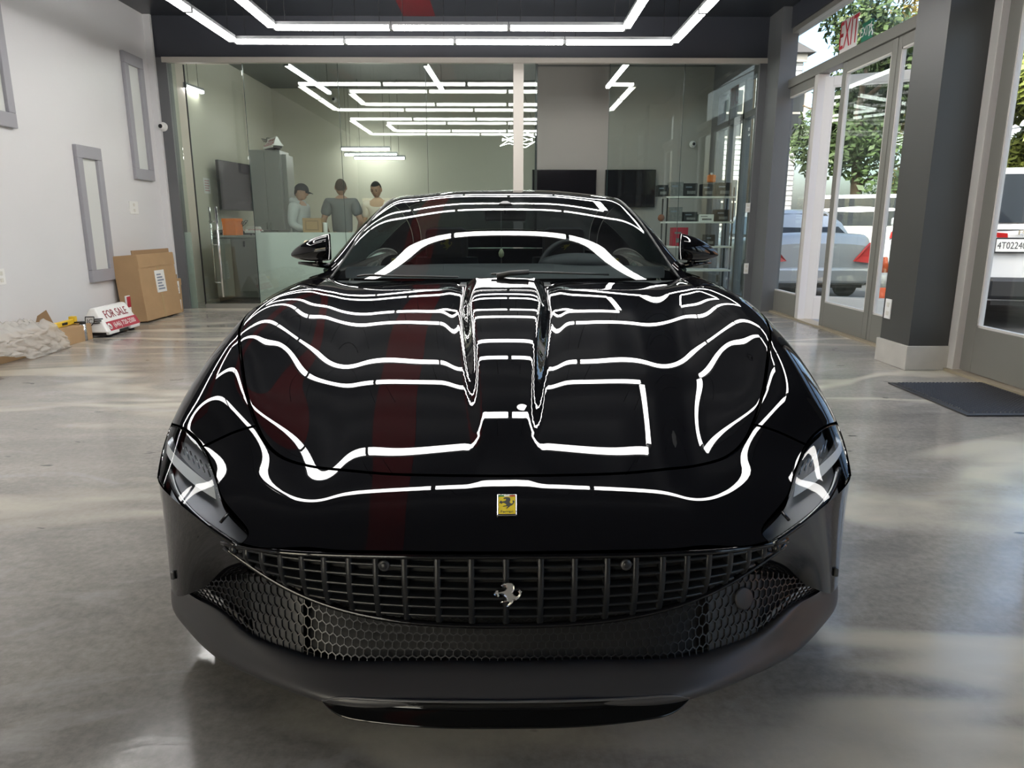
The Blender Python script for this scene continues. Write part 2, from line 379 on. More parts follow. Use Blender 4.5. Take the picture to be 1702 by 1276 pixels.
# ---- right side: glazed doors, pillars
PX0 = 3.15                                    # inner face of the pillar
struct(MB().box(PX0, XR + .15, 5.45, 5.88, 0, ZC).build('wall_right_pillar', MATS['charcoal']))
o = struct(MB().box(PX0 - .02, XR, 5.43, 5.90, 0, .19, .004).build('baseboard_right', MATS['stone_tile']))
wall_plate((PX0, 5.80, .44), (-1, 0, 0), 'beige socket plate low on the dark pillar', .09, .16, 'socket_plate', 'socket')
struct(MB().box(XR - .05, XR + .15, YB, YG, 3.42, ZC).build('wall_right', MATS['wall_navy']))
struct(MB().box(PX0, XR + .15, 2.6, 3.05, 0, ZC).build('wall_right_pillar', MATS['charcoal']))
struct(MB().box(PX0, XR + .15, -.5, -.05, 0, ZC).build('wall_right_pillar', MATS['charcoal']))
dpane = glass('door_glass', (.94, .97, .96), 1.45)
def leaf(t, y0, y1, z0, z1, x=0., sw=.09, bot=.26, top=.10, m='frame_grey', d=.045, bead=True):
    """glazed leaf in the plane X = x between y0 and y1 (parts in the frame of t)"""
    MB().box(x, x + d, y0, y0 + sw, z0, z1, .004).build('stile', MATS[m], t)
    MB().box(x, x + d, y1 - sw, y1, z0, z1, .004).build('stile', MATS[m], t)
    MB().box(x, x + d, y0 + sw, y1 - sw, z0, z0 + bot, .004).build('bottom_rail', MATS[m], t)
    MB().box(x, x + d, y0 + sw, y1 - sw, z1 - top, z1, .004).build('top_rail', MATS[m], t)
    MB().box(x + d * .45, x + d * .6, y0 + sw, y1 - sw, z0 + bot, z1 - top).build('pane', dpane, t)
    if bead:
        a, b, c, e = y0 + sw, y1 - sw, z0 + bot, z1 - top
        for (p0, p1, q0, q1) in ((a, a + .016, c, e), (b - .016, b, c, e), (a, b, c, c + .016), (a, b, e - .016, e)):
            MB().box(x + .004, x + d - .004, p0, p1, q0, q1).build('glazing_bead', MATS['frame_white'], t)
def root(name): 
    t = bpy.data.objects.new(name, None); COL.objects.link(t); struct(t); return t
ZT = 2.74
# door group beyond the pillar
t = root('door_2'); t.location = (XR, 0, 0)
MB().box(-.03, .10, 9.42, 9.52, 0, 3.42, .004).build('post', MATS['frame_white'], t)
MB().box(-.03, .10, 8.38, 8.47, 0, ZT, .004).build('post', MATS['frame_white'], t)
MB().box(-.03, .10, 5.88, 9.52, ZT, ZT + .10, .004).build('transom', MATS['frame_grey'], t)
MB().box(-.03, .10, 5.88, 9.52, 3.36, 3.42, .004).build('head', MATS['frame_grey'], t)
MB().box(.03, .036, 5.88, 9.42, ZT + .1, 3.36).build('pane', dpane, t)
MB().box(-.02, .02, 9.39, 9.42, ZT + .1, 3.36).build('glazing_bead', MATS['frame_white'], t)
MB().box(-.05, .12, 5.88, 9.5, 0, .02).build('threshold', mat('brass_sill', (.42, .36, .26), .4, .3), t)
leaf(t, 8.47, 9.42, .02, ZT); leaf(t, 6.80, 7.86, .02, ZT); leaf(t, 5.90, 6.79, .02, ZT, sw=.06)
t = root('door_3'); t.location = (XR + .05, 8.38, 0); t.rotation_euler = (0, 0, R(62))   # leaf swung open to the street
leaf(t, -.98, 0, .02, ZT - .03, m='frame_white')
# near door group
t = root('door_4'); t.location = (XR, 0, 0)
MB().box(-.04, .10, 5.36, 5.45, 0, 3.42, .004).build('post', MATS['frame_white'], t)
MB().box(-.03, .10, 3.05, 5.36, ZT, ZT + .10, .004).build('transom', MATS['frame_grey'], t)
MB().box(-.03, .10, 3.05, 5.36, 3.36, 3.42, .004).build('head', MATS['frame_grey'], t)
MB().box(.03, .036, 3.05, 5.36, ZT + .1, 3.36).build('pane', dpane, t)
MB().box(-.07, .12, 3.05, 5.42, 0, .022).build('threshold', MATS['brass_sill'], t)
leaf(t, 4.22, 5.34, .03, ZT, sw=.13, bot=.34); leaf(t, 3.07, 4.20, .03, ZT, sw=.13, bot=.34)
for n, (a, b) in enumerate([(-.05, 2.6), (YB, -.5)]):
    t = root('window_%d' % (20 + n)); t.location = (XR, 0, 0)
    MB().box(-.03, .10, a, b, 0, .3, .004).build('sill_panel', MATS['frame_grey'], t)
    MB().box(-.03, .10, a, b, ZT, ZT + .1, .004).build('transom', MATS['frame_grey'], t)
    MB().box(-.03, .10, a, b, 3.36, 3.42, .004).build('head', MATS['frame_grey'], t)
    for y in (a, (a + b) / 2 - .04, b - .08): MB().box(-.03, .10, y, y + .08, .3, 3.36, .004).build('post', MATS['frame_grey'], t)
    MB().box(.03, .036, a, b, .3, 3.36).build('pane', dpane, t)

t = root('window_25'); t.location = (0, YB, 0)  # unseen window behind the viewer, added as fill light for the foreground
for x in (XL, -2.9, -1.28): MB().box(x, x + .08, -.1, .03, 0, 2.0, .004).build('post', MATS['frame_grey'], t)
for z in (0, 1.9): MB().box(XL, -1.2, -.1, .03, z, z + .1, .004).build('rail', MATS['frame_grey'], t)
MB().box(XL, -1.2, -.04, -.034, .1, 1.9).build('pane', dpane, t)

# exit signs on the transom glass
def sign_plate(name, label, y0, y1, z0, z1, txt, tc, bg, size):
    t = thing(name, label, 'sign', (XR + .026, (y0 + y1) / 2, (z0 + z1) / 2))
    MB().box(0, .003, -(y1 - y0) / 2, (y1 - y0) / 2, -(z1 - z0) / 2, (z1 - z0) / 2).build('plate', bg, t)
    return t
p0, p1 = atX(1389, 108, XR), atX(1420, 60, XR)
white_sign = mat('sign_white', (.85, .84, .82), .4); red_ink = mat('ink_red', (.55, .03, .05), .5); green_ink = mat('ink_green', (.02, .20, .12), .5)
t = sign_plate('exit_sign', 'white exit sign with tall red letters on the transom glass', p1.y, p0.y, ZT + .12, ZT + .44, 'EXIT', 0, white_sign, .2)
wd = p0.y - p1.y
M = frame_M((-.003, 0, 0), (0, -1, 0), (0, 0, 1)) @ Matrix.Diagonal((1.0, 1.9, 1, 1))
textmesh('lettering', 'EXIT', .205, red_ink, t, M)
p0, p1 = atX(1425, 85, XR), atX(1445, 60, XR)
t = sign_plate('exit_sign', 'small green exit sign with running figure on the transom glass', p1.y, p0.y, ZT + .13, ZT + .30, 'EXIT', 0, green_ink, .2)
wd = p0.y - p1.y
textmesh('lettering', 'EXIT', .13, white_sign, t, frame_M((-.003, wd * .14, 0), (0, -1, 0), (0, 0, 1)) @ Matrix.Diagonal((.8, 1., 1, 1)))
pic = MB(); y_ = -wd * .36
pic.lathe([(.012, 0), (.012, .001)], 10, frame_M((-.003, y_, .055), (0, -1, 0), (0, 0, 1)))
for a, b in (((0, .04), (.012, -.005)), ((.012, -.005), (-.015, -.03)), ((-.015, -.03), (-.03, -.06)), ((.012, -.005), (.035, -.035)), ((.035, -.035), (.03, -.065)), ((0, .035), (-.03, .015)), ((0, .035), (.03, .02))):
    pic.tube([(-.003, y_ - a[0], a[1]), (-.003, y_ - b[0], b[1])], .006, 6)
pic.build('running_figure', white_sign, t)

# ---- office shell behind the partition
struct(MB().box(XL - .15, XL, YG + .1, YO, 0, ZC).build('wall_office_left', MATS['office_wall']))
struct(MB().box(XL - .15, XR + .2, YO, YO + .12, 0, ZC).build('wall_office_far', MATS['office_wall']))
struct(MB().box(XL - .15, XR + .2, YG + .12, YO, ZC, ZC + .15).build('ceiling_office', mat('office_ceiling', (.16, .17, .17), .5)))
pw0, pw1 = atY(893, 200, 12.6).x, atY(1165, 200, 12.6).x
struct(MB().box(pw0, XR, 12.6, 12.75, 0, ZC).build('wall_office_side', MATS['office_grey']))
struct(MB().box(XR - .02, XR + .13, YG + .1, 10.15, 0, ZC).build('wall_office_right', MATS['mid_grey']))
struct(MB().box(XR - .02, XR + .13, 12.3, 12.6, 0, ZC).build('wall_office_right_end', MATS['mid_grey']))
struct(MB().box(XR - .02, XR + .13, 10.15, 12.3, 3.2, ZC).build('wall_office_right_head', MATS['mid_grey']))
t = root('window_30'); t.location = (XR, 0, 0)
for y in (10.15, 10.86, 11.55, 12.22): MB().box(-.03, .08, y, y + .08, 0, 3.2, .004).build('post', MATS['mid_grey'], t)
for z in (0, 2.6, 3.14): MB().box(-.03, .08, 10.2, 12.3, z, z + .09, .004).build('rail', MATS['mid_grey'], t)
MB().box(.03, .036, 10.2, 12.3, .05, 3.18).build('pane', dpane, t)
# ================================================================== THE CAR
CAR = thing('sports_car', 'glossy black sports coupe parked head-on in the showroom', 'car', (0, 3.5, 0))
def paint_mat():
    m = mat('black_paint', (.004, .004, .005), .5, .0, .0, 1., coat_rough=.012)
    b = m.node_tree.nodes['Principled BSDF']; b.inputs['Coat IOR'].default_value = 1.62
    return m
PAINT = paint_mat()
GROOVE = mat('shut_gap', (.002, .002, .002), .7)

def spline_basis(t):
    """natural cubic spline through knots t: returns f(x) -> weights (K, n)"""
    t = np.asarray(t, float); n = len(t); h = np.diff(t)
    A = np.zeros((n, n)); B = np.zeros((n, n)); A[0, 0] = A[-1, -1] = 1
    for i in range(1, n - 1):
        A[i, i - 1] = h[i - 1]; A[i, i] = 2 * (h[i - 1] + h[i]); A[i, i + 1] = h[i]
        B[i, i - 1] = 6 / h[i - 1]; B[i, i] = -6 / h[i - 1] - 6 / h[i]; B[i, i + 1] = 6 / h[i]
    M = np.linalg.solve(A, B)
    def f(x):
        x = np.asarray(x, float); k = np.clip(np.searchsorted(t, x) - 1, 0, n - 2); hk = h[k]
        a = (t[k + 1] - x) / hk; b = (x - t[k]) / hk; W = np.zeros((len(x), n)); r = np.arange(len(x))
        W[r, k] += a; W[r, k + 1] += b
        return W + ((a ** 3 - a) * hk ** 2 / 6)[:, None] * M[k] + ((b ** 3 - b) * hk ** 2 / 6)[:, None] * M[k + 1]
    return f
class Surf:
    """smooth surface through a net of points P[row][col]"""
    def __init__(s, P, sym=True, disp=None):
        P = np.asarray(P, float)
        if sym: Q = P[:, :0:-1].copy(); Q[:, :, 0] *= -1; P = np.concatenate([Q, P], 1)
        s.P = P; s.disp = disp
        du = np.linalg.norm(np.diff(P, axis=1), axis=2).mean(0); dv = np.linalg.norm(np.diff(P, axis=0), axis=2).mean(1)
        s.u = np.concatenate([[0], np.cumsum(du)]); s.v = np.concatenate([[0], np.cumsum(dv)])
        if sym: s.u -= s.u[-1] / 2
        s.fu, s.fv = spline_basis(s.u), spline_basis(s.v)
    def __call__(s, u, v):
        u = np.clip(np.asarray(u, float), s.u[0], s.u[-1]); v = np.clip(np.asarray(v, float), s.v[0], s.v[-1])
        p = np.einsum('ki,kj,ijc->kc', s.fv(v), s.fu(u), s.P)
        if s.disp is not None: p[:, 2] += s.disp(p)
        return p
    def normal(s, u, v, e=2e-4):
        u = np.asarray(u, float); v = np.asarray(v, float)
        uu = np.clip(u, s.u[0] + e, s.u[-1] - e); vv = np.clip(v, s.v[0] + e, s.v[-1] - e)
        n = np.cross(s(uu + e, vv) - s(uu - e, vv), s(uu, vv + e) - s(uu, vv - e))
        return n / np.linalg.norm(n, axis=1)[:, None]
    def find_px(s, px, n=220, half=0):
        """(u, v) of the surface point seen at each photograph pixel; half=-1 keeps to the left half"""
        if not hasattr(s, 'grid_' + str(half)):
            u = np.linspace(s.u[0], 0 if half < 0 else s.u[-1], n); v = np.linspace(s.v[0], s.v[-1], n); U, V = np.meshgrid(u, v); U = U.ravel(); V = V.ravel()
            X_ = s(U, V); sg_ = np.sign(s.normal([0.], [.5])[0][2]); setattr(s, 'grid_' + str(half), (U, V, project(X_), ((X_ - np.array(_C)) * s.normal(U, V)).sum(1) * sg_ < 0))
        U, V, Q, face = getattr(s, 'grid_' + str(half))
        out = []
        for p in px:
            d = np.where(face, np.hypot(Q[:, 0] - p[0], Q[:, 1] - p[1]), 1e6); k = d.argmin(); a = np.array([U[k], V[k]])
            for _ in range(6):
                e = 1e-4; q = project(s(np.array([a[0], a[0] + e, a[0]]), np.array([a[1], a[1], a[1] + e])))
                J = np.stack([(q[1] - q[0]) / e, (q[2] - q[0]) / e], 1); r = np.array(p) - q[0]
                try: st = np.linalg.solve(J, r)
                except Exception: break
                st = np.clip(st, -.02, .02); a = a + st
                a[0] = np.clip(a[0], s.u[0], s.u[-1]); a[1] = np.clip(a[1], s.v[0], s.v[-1])
            q = project(s(a[:1], a[1:]))[0]
            if math.hypot(*(q - np.array(p))) > d[k] + .5: a = np.array([U[k], V[k]])
            out.append(a)
        return np.array(out)
def project(p):
    d = np.asarray(p) - np.array(_C); z = d @ np.array(_f)
    return np.stack([851 + FPX * (d @ np.array(_r)) / z, 638 - FPX * (d @ np.array(_u)) / z], 1)
def set_normals(me, N):
    me.normals_split_custom_set_from_vertices([tuple(n) for n in N])
def surf_mesh(name, S_, u0, u1, v0, v1, nu, nv, m, parent, off=0., keep=None, flip=False):
    """regular patch of a surface, exact normals"""
    U, V = np.meshgrid(np.linspace(u0, u1, nu), np.linspace(v0, v1, nv)); U = U.ravel(); V = V.ravel()
    P = S_(U, V); N = S_.normal(U, V)
    if flip: N = -N
    P = P + N * off; F = []
    for i in range(nv - 1):
        for k in range(nu - 1):
            q = (i * nu + k, i * nu + k + 1, (i + 1) * nu + k + 1, (i + 1) * nu + k)
            if keep is None or keep(P[list(q)].mean(0)): F.append(q[::-1] if flip else q)
    me = bpy.data.meshes.new(name); me.from_pydata(P.tolist(), [], F); me.materials.append(m)
    me.polygons.foreach_set('use_smooth', [True] * len(F)); me.update(); set_normals(me, N)
    return link(name, me, parent, world=True)

# ---- body net, half: centre, hood, valley, crest inner, crest, shoulder, side, lower side; rows from the nose edge to the windscreen
NET = [
 [(0,1.412,0.428),(0.3,1.422,0.427),(0.3832,1.4303,0.4266),(0.46,1.4404,0.427),(0.585,1.466,0.4244),(0.7,1.525,0.462),(0.8,1.595,0.497),(0.872,1.69,0.505),(0.88,1.74,0.26)],
 [(0,1.5,0.486),(0.3,1.512,0.484),(0.391,1.5231,0.4824),(0.475,1.5367,0.4817),(0.625,1.575,0.484),(0.735,1.635,0.512),(0.832,1.7,0.54),(0.903,1.785,0.53),(0.903,1.83,0.26)],
 [(0,1.615,0.539),(0.3,1.628,0.536),(0.4014,1.6395,0.532),(0.495,1.6535,0.5284),(0.655,1.695,0.544),(0.765,1.755,0.567),(0.86,1.81,0.591),(0.925,1.89,0.555),(0.92,1.93,0.26)],
 [(0,1.78,0.602),(0.3,1.792,0.598),(0.417,1.8006,0.5928),(0.525,1.8112,0.587),(0.68,1.842,0.622),(0.785,1.88,0.645),(0.872,1.93,0.657),(0.934,2,0.59),(0.928,2.03,0.26)],
 [(0,2,0.673),(0.3,2.005,0.669),(0.4352,2.0111,0.6642),(0.56,2.0184,0.6583),(0.705,2.04,0.6941),(0.79,2.06,0.735),(0.872,2.09,0.733),(0.935,2.13,0.625),(0.93,2.15,0.26)],
 [(0,2.25,0.739),(0.3,2.252,0.735),(0.4534,2.2554,0.731),(0.595,2.2596,0.7257),(0.72,2.27,0.7689),(0.797,2.28,0.803),(0.872,2.29,0.797),(0.935,2.3,0.655),(0.93,2.3,0.26)],
 [(0,2.5,0.796),(0.3,2.5,0.792),(0.4716,2.5,0.7888),(0.63,2.5,0.7841),(0.735,2.5,0.8246),(0.803,2.5,0.85),(0.873,2.5,0.84),(0.932,2.5,0.675),(0.925,2.5,0.26)],
 [(0,2.75,0.8435),(0.3,2.753,0.8395),(0.4846,2.7561,0.8371),(0.655,2.76,0.8334),(0.745,2.76,0.8637),(0.81,2.76,0.88),(0.872,2.76,0.864),(0.926,2.76,0.68),(0.915,2.76,0.26)],
 [(0,2.985,0.878),(0.3,2.998,0.876),(0.495,3.0169,0.8728),(0.675,3.04,0.868),(0.755,3.06,0.885),(0.815,3.07,0.896),(0.868,3.075,0.875),(0.918,3.08,0.68),(0.905,3.08,0.26)],
 [(0,3.14,0.899),(0.3,3.15,0.897),(0.4976,3.168,0.891),(0.68,3.19,0.882),(0.757,3.205,0.89),(0.815,3.215,0.899),(0.866,3.22,0.877),(0.914,3.22,0.68),(0.902,3.22,0.26)],
]
def sstep(a, b, x): t = np.clip((x - a) / (b - a), 0, 1); return t * t * (3 - 2 * t)
_by = np.linspace(1.4, 3.4, 401); _bs = np.interp(_by, [1.56, 1.72, 1.97, 2.16, 2.36, 2.52, 2.80, 3.0, 3.1], [0, .070, .070, .032, 0, -.03, -.05, -.03, 0])
_bs = np.convolve(np.pad(_bs, 10, 'edge'), np.hanning(21) / np.hanning(21).sum(), 'valid'); _bz = np.cumsum(_bs) * (_by[1] - _by[0])
_bf = spline_basis(_by[::8])
def bulge(p):
    """raised spine down the middle of the bonnet with a groove on each side"""
    w = np.abs(p[:, 0]); Y = p[:, 1]; f = np.clip((Y - 1.75) / .85, 0, 1); c = .080 + .073 * f
    g = _bf(np.clip(Y, 1.4, 3.39)) @ _bz[::8]
    return g * (1 - sstep(c - .030, c + .020, w)) - .009 * sstep(1.80, 2.5, Y) * np.exp(-((w - c - .018) / .040) ** 2)
BODY = Surf(NET, disp=bulge)

# ---- cut the skin into panels along the shut lines
def smooth_path(P, n, closed=False):
    P = np.asarray(P, float); d = np.concatenate([[0], np.cumsum(np.linalg.norm(np.diff(P, axis=0), axis=1))])
    return spline_basis(d)(np.linspace(0, d[-1], n)) @ P
hood_px = [(843, 791), (740, 790), (637, 787), (560, 780), (500, 771), (469, 760), (447, 742), (429, 712), (415, 673), (403, 612), (398, 571), (401, 539), (412, 514), (433, 497), (462, 481)]
HUV = BODY.find_px(hood_px, half=-1); HUV[0][0] = 0.0
vend = BODY.v[8] - .02
HUV = np.concatenate([HUV, [[HUV[-1][0] * .97, (HUV[-1][1] + vend) / 2]], [[HUV[-1][0] * .93, vend]]])
HP = smooth_path(HUV, 150)
lamp_px = [(397, 902), (410, 886), (386, 853), (365, 824), (357, 795), (348, 770), (336, 742), (320, 723), (300, 710), (284, 699), (271, 690)]
LUV = BODY.find_px(lamp_px, half=-1); LUV[0][1] = 0.0
LP = smooth_path(LUV, 60)
outer_u = LUV[-1][0]
_m = len(BODY.u) // 2; uo = -(.45 * BODY.u[_m + 6] + .55 * BODY.u[_m + 7])
LOUT = np.array([[(uo + LUV[-1][0]) / 2, BODY.v[2] * .98], [uo, BODY.v[1] * 1.0], [uo + .01, 0.0]])
LP2 = smooth_path(np.concatenate([LUV[-1:], LOUT]), 24)
J = BODY.find_px([(424, 709), (380, 722), (338, 740)], half=-1)
kj = np.hypot(*(HP - J[0]).T).argmin(); kl = np.hypot(*(LP - J[2]).T).argmin()
JP = smooth_path(np.stack([HP[kj], J[1], LP[kl]]), 24)
def mirror(a): b = a.copy(); b[:, 0] *= -1; return b
ul, ur, v0_, v1_ = BODY.u[0], BODY.u[-1], BODY.v[0], BODY.v[8] + .06
lines = [HP, mirror(HP), LP, mirror(LP), LP2, mirror(LP2), JP, mirror(JP), np.array([[HP[-1][0], vend], [0, vend], [-HP[-1][0], vend]])]
bnd = [np.stack([np.linspace(ul, ur, 260), np.full(260, v0_)], 1), np.stack([np.linspace(ul, ur, 160), np.full(160, v1_)], 1),
       np.stack([np.full(90, ul), np.linspace(v0_, v1_, 90)], 1), np.stack([np.full(90, ur), np.linspace(v0_, v1_, 90)], 1)]
lines[-1] = smooth_path(lines[-1], 120)
pts = []; edges = []
for L_ in lines + bnd:
    n0 = len(pts); pts += [tuple(p) for p in L_]; edges += [(n0 + i, n0 + i + 1) for i in range(len(L_) - 1)]
near = np.array(pts); step = .0125; cell = {}
for p in near: cell.setdefault((int(p[0] // step), int(p[1] // step)), []).append(p)
for i, v in enumerate(np.arange(v0_ + step, v1_ - step * .5, step)):
    for u in np.arange(ul + step * (.5 + .5 * (i % 2)), ur, step):
        a, b = int(u // step), int(v // step)
        if all((q[0] - u) ** 2 + (q[1] - v) ** 2 > (step * .55) ** 2 for da in (-1, 0, 1) for db in (-1, 0, 1) for q in cell.get((a + da, b + db), ())):
            pts.append((u, v))
cv, ce, cf, ov, oe, of = delaunay_2d_cdt([Vector(p) for p in pts], edges, [], 0, 1e-5)
hard = set()
for e, o in zip(ce, oe):
    if o: hard.add((min(e), max(e)))
adj = {}
for k, f in enumerate(cf):
    for i in range(len(f)):
        e = (min(f[i], f[i - 1]), max(f[i], f[i - 1])); adj.setdefault(e, []).append(k)
region = [-1] * len(cf); regs = []
for k in range(len(cf)):
    if region[k] >= 0: continue
    r_ = len(regs); regs.append([]); st = [k]; region[k] = r_
    while st:
        a = st.pop(); regs[r_].append(a); f = cf[a]
        for i in range(len(f)):
            e = (min(f[i], f[i - 1]), max(f[i], f[i - 1]))
            if e in hard: continue
            for b in adj[e]:
                if region[b] < 0: region[b] = r_; st.append(b)
UVA = np.array([tuple(p) for p in cv]); P3 = BODY(UVA[:, 0], UVA[:, 1]); N3 = BODY.normal(UVA[:, 0], UVA[:, 1])
if BODY.normal([0.], [.5])[0][2] < 0: N3 = -N3
FA, RA = Vector((0, 2.24, .315)), Vector((0, 4.74, .315))      # axles
def in_arch(p, r=.345): return math.hypot(p[1] - FA.y, p[2] - FA.z) < r and abs(p[0]) > .6
def panel(name, faces, m, gap=.0048, parent=CAR, off=0., arch=True):
    F = [cf[k] for k in faces]
    if arch: F = [f for f in F if not in_arch(P3[list(f)].mean(0))]
    ids = sorted({i for f in F for i in f}); mp = {a: i for i, a in enumerate(ids)}
    P = P3[ids].copy(); N = N3[ids].copy()
    cnt = {}
    for f in F:
        for i in range(len(f)):
            a, b = f[i - 1], f[i]; cnt.setdefault((min(a, b), max(a, b)), []).append((a, b, f))
    FF = []
    for f in F:
        g = [mp[i] for i in f]; n = np.cross(P[g[1]] - P[g[0]], P[g[2]] - P[g[0]])
        FF.append(tuple(g) if n @ N[g[0]] > 0 else tuple(g[::-1]))
    out = {}; bed = []
    for e, l in cnt.items():
        if len(l) == 1:
            a, b, f = l[0]; t = P3[b] - P3[a]; n = N3[a]; o = np.cross(t, n); c = P3[list(f)].mean(0)
            if o @ (P3[a] - c) < 0: o = -o
            ln = np.linalg.norm(o)
            if ln < 1e-9: continue
            o /= ln; bed.append((mp[a], mp[b]))
            for i in (mp[a], mp[b]): out[i] = out.get(i, 0) + o
    nP = P.copy(); base = len(P); ex = []; exn = []; i1 = {}; i2 = {}
    for i, o in out.items():
        o = o / max(1e-9, np.linalg.norm(o)); nP[i] = P[i] - o * gap
        L3 = []
        for th, dr in ((R(30), .0036), (R(62), .0036), (R(88), .0036)):
            L3.append(base + len(ex)); ex.append(nP[i] + o * dr * math.sin(th) - N[i] * dr * (1 - math.cos(th))); exn.append(o * math.sin(th) + N[i] * math.cos(th))
        L3.append(base + len(ex)); ex.append(nP[i] + o * .0036 - N[i] * .014); exn.append(o); i1[i] = L3
    for a, b in bed:
        ca, cb = [a] + i1[a], [b] + i1[b]
        for q in range(4): FF.append((ca[q], cb[q], cb[q + 1], ca[q + 1]))
    V = np.concatenate([nP, np.array(ex).reshape(-1, 3)]) ; NN = np.concatenate([N, np.array(exn).reshape(-1, 3)])
    V[:base] += N * off
    me = bpy.data.meshes.new(name); me.from_pydata(V.tolist(), [], FF); me.materials.append(m); me.polygons.foreach_set('use_smooth', [True] * len(FF)); me.update()
    set_normals(me, NN); return link(name, me, parent, world=True)
LAMPS = []
mat('lens_clear', (.8, .8, .8))
lens = glass('lamp_lens', (.88, .90, .92), 1.5); 
for r_ in regs:
    c = np.mean([P3[list(cf[k])].mean(0) for k in r_], 0); n = len(r_)
    cu, cv_ = np.mean([UVA[list(cf[k])].mean(0) for k in r_], 0)
    if n < 20: continue
    if abs(c[0]) < .05 and c[1] > 3.0: panel('scuttle', r_, PAINT)
    elif abs(c[0]) < .05 and c[1] > 1.9: panel('hood', r_, PAINT)
    elif abs(c[0]) < .05: panel('nose_panel', r_, PAINT)
    elif c[1] > 1.95 or n > 1500: panel('fender', r_, PAINT)
    else: LAMPS.append((panel('headlight', r_, lens, off=-.001), r_))
# dark base under the gaps
surf_mesh('inner_structure', BODY, BODY.u[2], BODY.u[-3], BODY.v[0] + .02, BODY.v[8] + .03, 60, 60, GROOVE, CAR, off=-.03 if BODY.normal([0.], [.5])[0][2] > 0 else .03, keep=lambda p: not (abs(p[0]) > .56 and p[1] < 1.98))

# ---- headlights: bowl, light bars, fins
mat('lamp_bowl', (.42, .43, .45), .35, .2); mat('drl', (.90, .92, .93), .25); mat('lamp_silver', (.5, .52, .54), .25, .8); mat('lamp_black', (.01, .01, .011), .2)
sg = 1. if BODY.normal([0.], [.5])[0][2] > 0 else -1.
def on_body(px_, off):
    uv = BODY.find_px(px_, half=-1); p = BODY(uv[:, 0], uv[:, 1]) + sg * BODY.normal(uv[:, 0], uv[:, 1]) * np.broadcast_to(np.asarray(off, float), len(px_))[:, None]
    return p
def mir(P, s): P = np.array(P, float).copy(); P[:, 0] = P[:, 0] if s < 0 else -P[:, 0]; return P
drl_a = on_body([(262, 742), (283, 764), (305, 782), (330, 800), (355, 816)], [-.005, -.016, -.024, -.028, -.028])
drl_b = on_body([(263, 728), (285, 748), (308, 766), (333, 785), (353, 800)], [-.004, -.010, -.016, -.018, -.018])
drl_c = on_body([(262, 715), (284, 736), (307, 755), (332, 775), (350, 790)], [-.012, -.025, -.035, -.040, -.040])
low_a = on_body([(283, 782), (294, 812), (318, 842), (350, 870), (392, 902)], -.012)
low_b = on_body([(276, 776), (290, 810), (312, 840), (346, 868), (390, 900)], -.012)
seam = on_body([(378, 852), (366, 866)], -.004)
fins = [on_body([(292 + 9 * k, 722 + 7 * k), (300 + 9 * k, 742 + 7 * k)], -.030) for k in range(6)]
for o, r_ in LAMPS:
    s = -1 if np.mean([P3[list(cf[k])].mean(0)[0] for k in r_]) < 0 else 1
    ids = sorted({i for k in r_ for i in cf[k]}); mp = {a: i for i, a in enumerate(ids)}
    me = bpy.data.meshes.new('lamp_bowl'); me.from_pydata((P3[ids] - N3[ids] * .045).tolist(), [], [tuple(mp[i] for i in cf[k]) for k in r_]); me.materials.append(MATS['lamp_bowl']); me.polygons.foreach_set('use_smooth', [True] * len(r_)); me.update()
    link('lamp_bowl', me, o, world=True)
    a, b, c = mir(drl_a, s), mir(drl_b, s), mir(drl_c, s)
    MB().grid([smooth_path(a, 24), smooth_path(b, 24)]).build('daylight_strip', MATS['drl'], o, world=True)
    MB().grid([smooth_path(b, 24), smooth_path(c, 24)]).build('reflector', MATS['lamp_silver'], o, world=True)
    MB().tube(smooth_path(mir(low_a, s), 30), .0022, 6).build('lower_light_line', MATS['drl'], o, world=True)
    MB().tube(smooth_path(mir(low_b, s), 30) + np.array([0, .004, -.004]), .008, 6).build('lower_trim', MATS['lamp_black'], o, world=True)
    MB().tube(mir(seam, s), .004, 6).build('seam', MATS['lamp_black'], o, world=True)
    for f in fins: MB().tube(mir(f, s), .0022, 5).build('fin', MATS['lamp_silver'], o, world=True)

# ---- lower front: grille field, cheeks, mesh, lip
mat('grey_gloss', (.012, .012, .013), .12, coat=1.)
def loft(rows, n_u, n_v):
    """smooth patch through rows of points (all rows the same count)"""
    s = Surf(rows, sym=False); U, V = np.meshgrid(np.linspace(s.u[0], s.u[-1], n_u), np.linspace(s.v[0], s.v[-1], n_v))
    return s, s(U.ravel(), V.ravel()).reshape(n_v, n_u, 3)
GTOP = np.array([(0,1.420,.416),(.20,1.424,.415),(.40,1.437,.414),(.52,1.456,.414),(.60,1.485,.413),(.645,1.505,.411)])
GBOT = np.array([(0,1.432,.243),(.20,1.437,.249),(.40,1.457,.281),(.52,1.481,.325),(.60,1.500,.370),(.645,1.512,.398)])
gs = Surf([GTOP, (GTOP + GBOT) / 2 + np.array([0, -.012, 0]), GBOT])
GR = thing('grille', '', ''); del GR['label'], GR['category']; GR.parent = CAR; GR.matrix_parent_inverse = Matrix.Translation((0, -3.5, 0))
surf_mesh('grille_backing', gs, gs.u[0], gs.u[-1], gs.v[0], gs.v[-1], 80, 12, mat('grille_dark', (.004, .004, .005), .6), GR, off=.026 * (1 if gs.normal([0.], [.05])[0][1] > 0 else -1))
gm = mat('grille_black', (.010, .011, .013), .28)
gn = -1 if gs.normal([0.], [.05])[0][1] > 0 else 1
uu = np.linspace(gs.u[0], gs.u[-1], 400); mid = gs(uu, np.full(400, gs.v[-1] / 2))[:, 0]
def u_of(x): return float(np.interp(x, mid, uu))
def v_of_z(u, z):
    vv = np.linspace(gs.v[0], gs.v[-1], 60); zz = gs(np.full(60, u), vv)[:, 2]
    return float(np.interp(-z, -zz, vv)), zz.min(), zz.max()
zrows = list(np.linspace(.416, .243, 8))
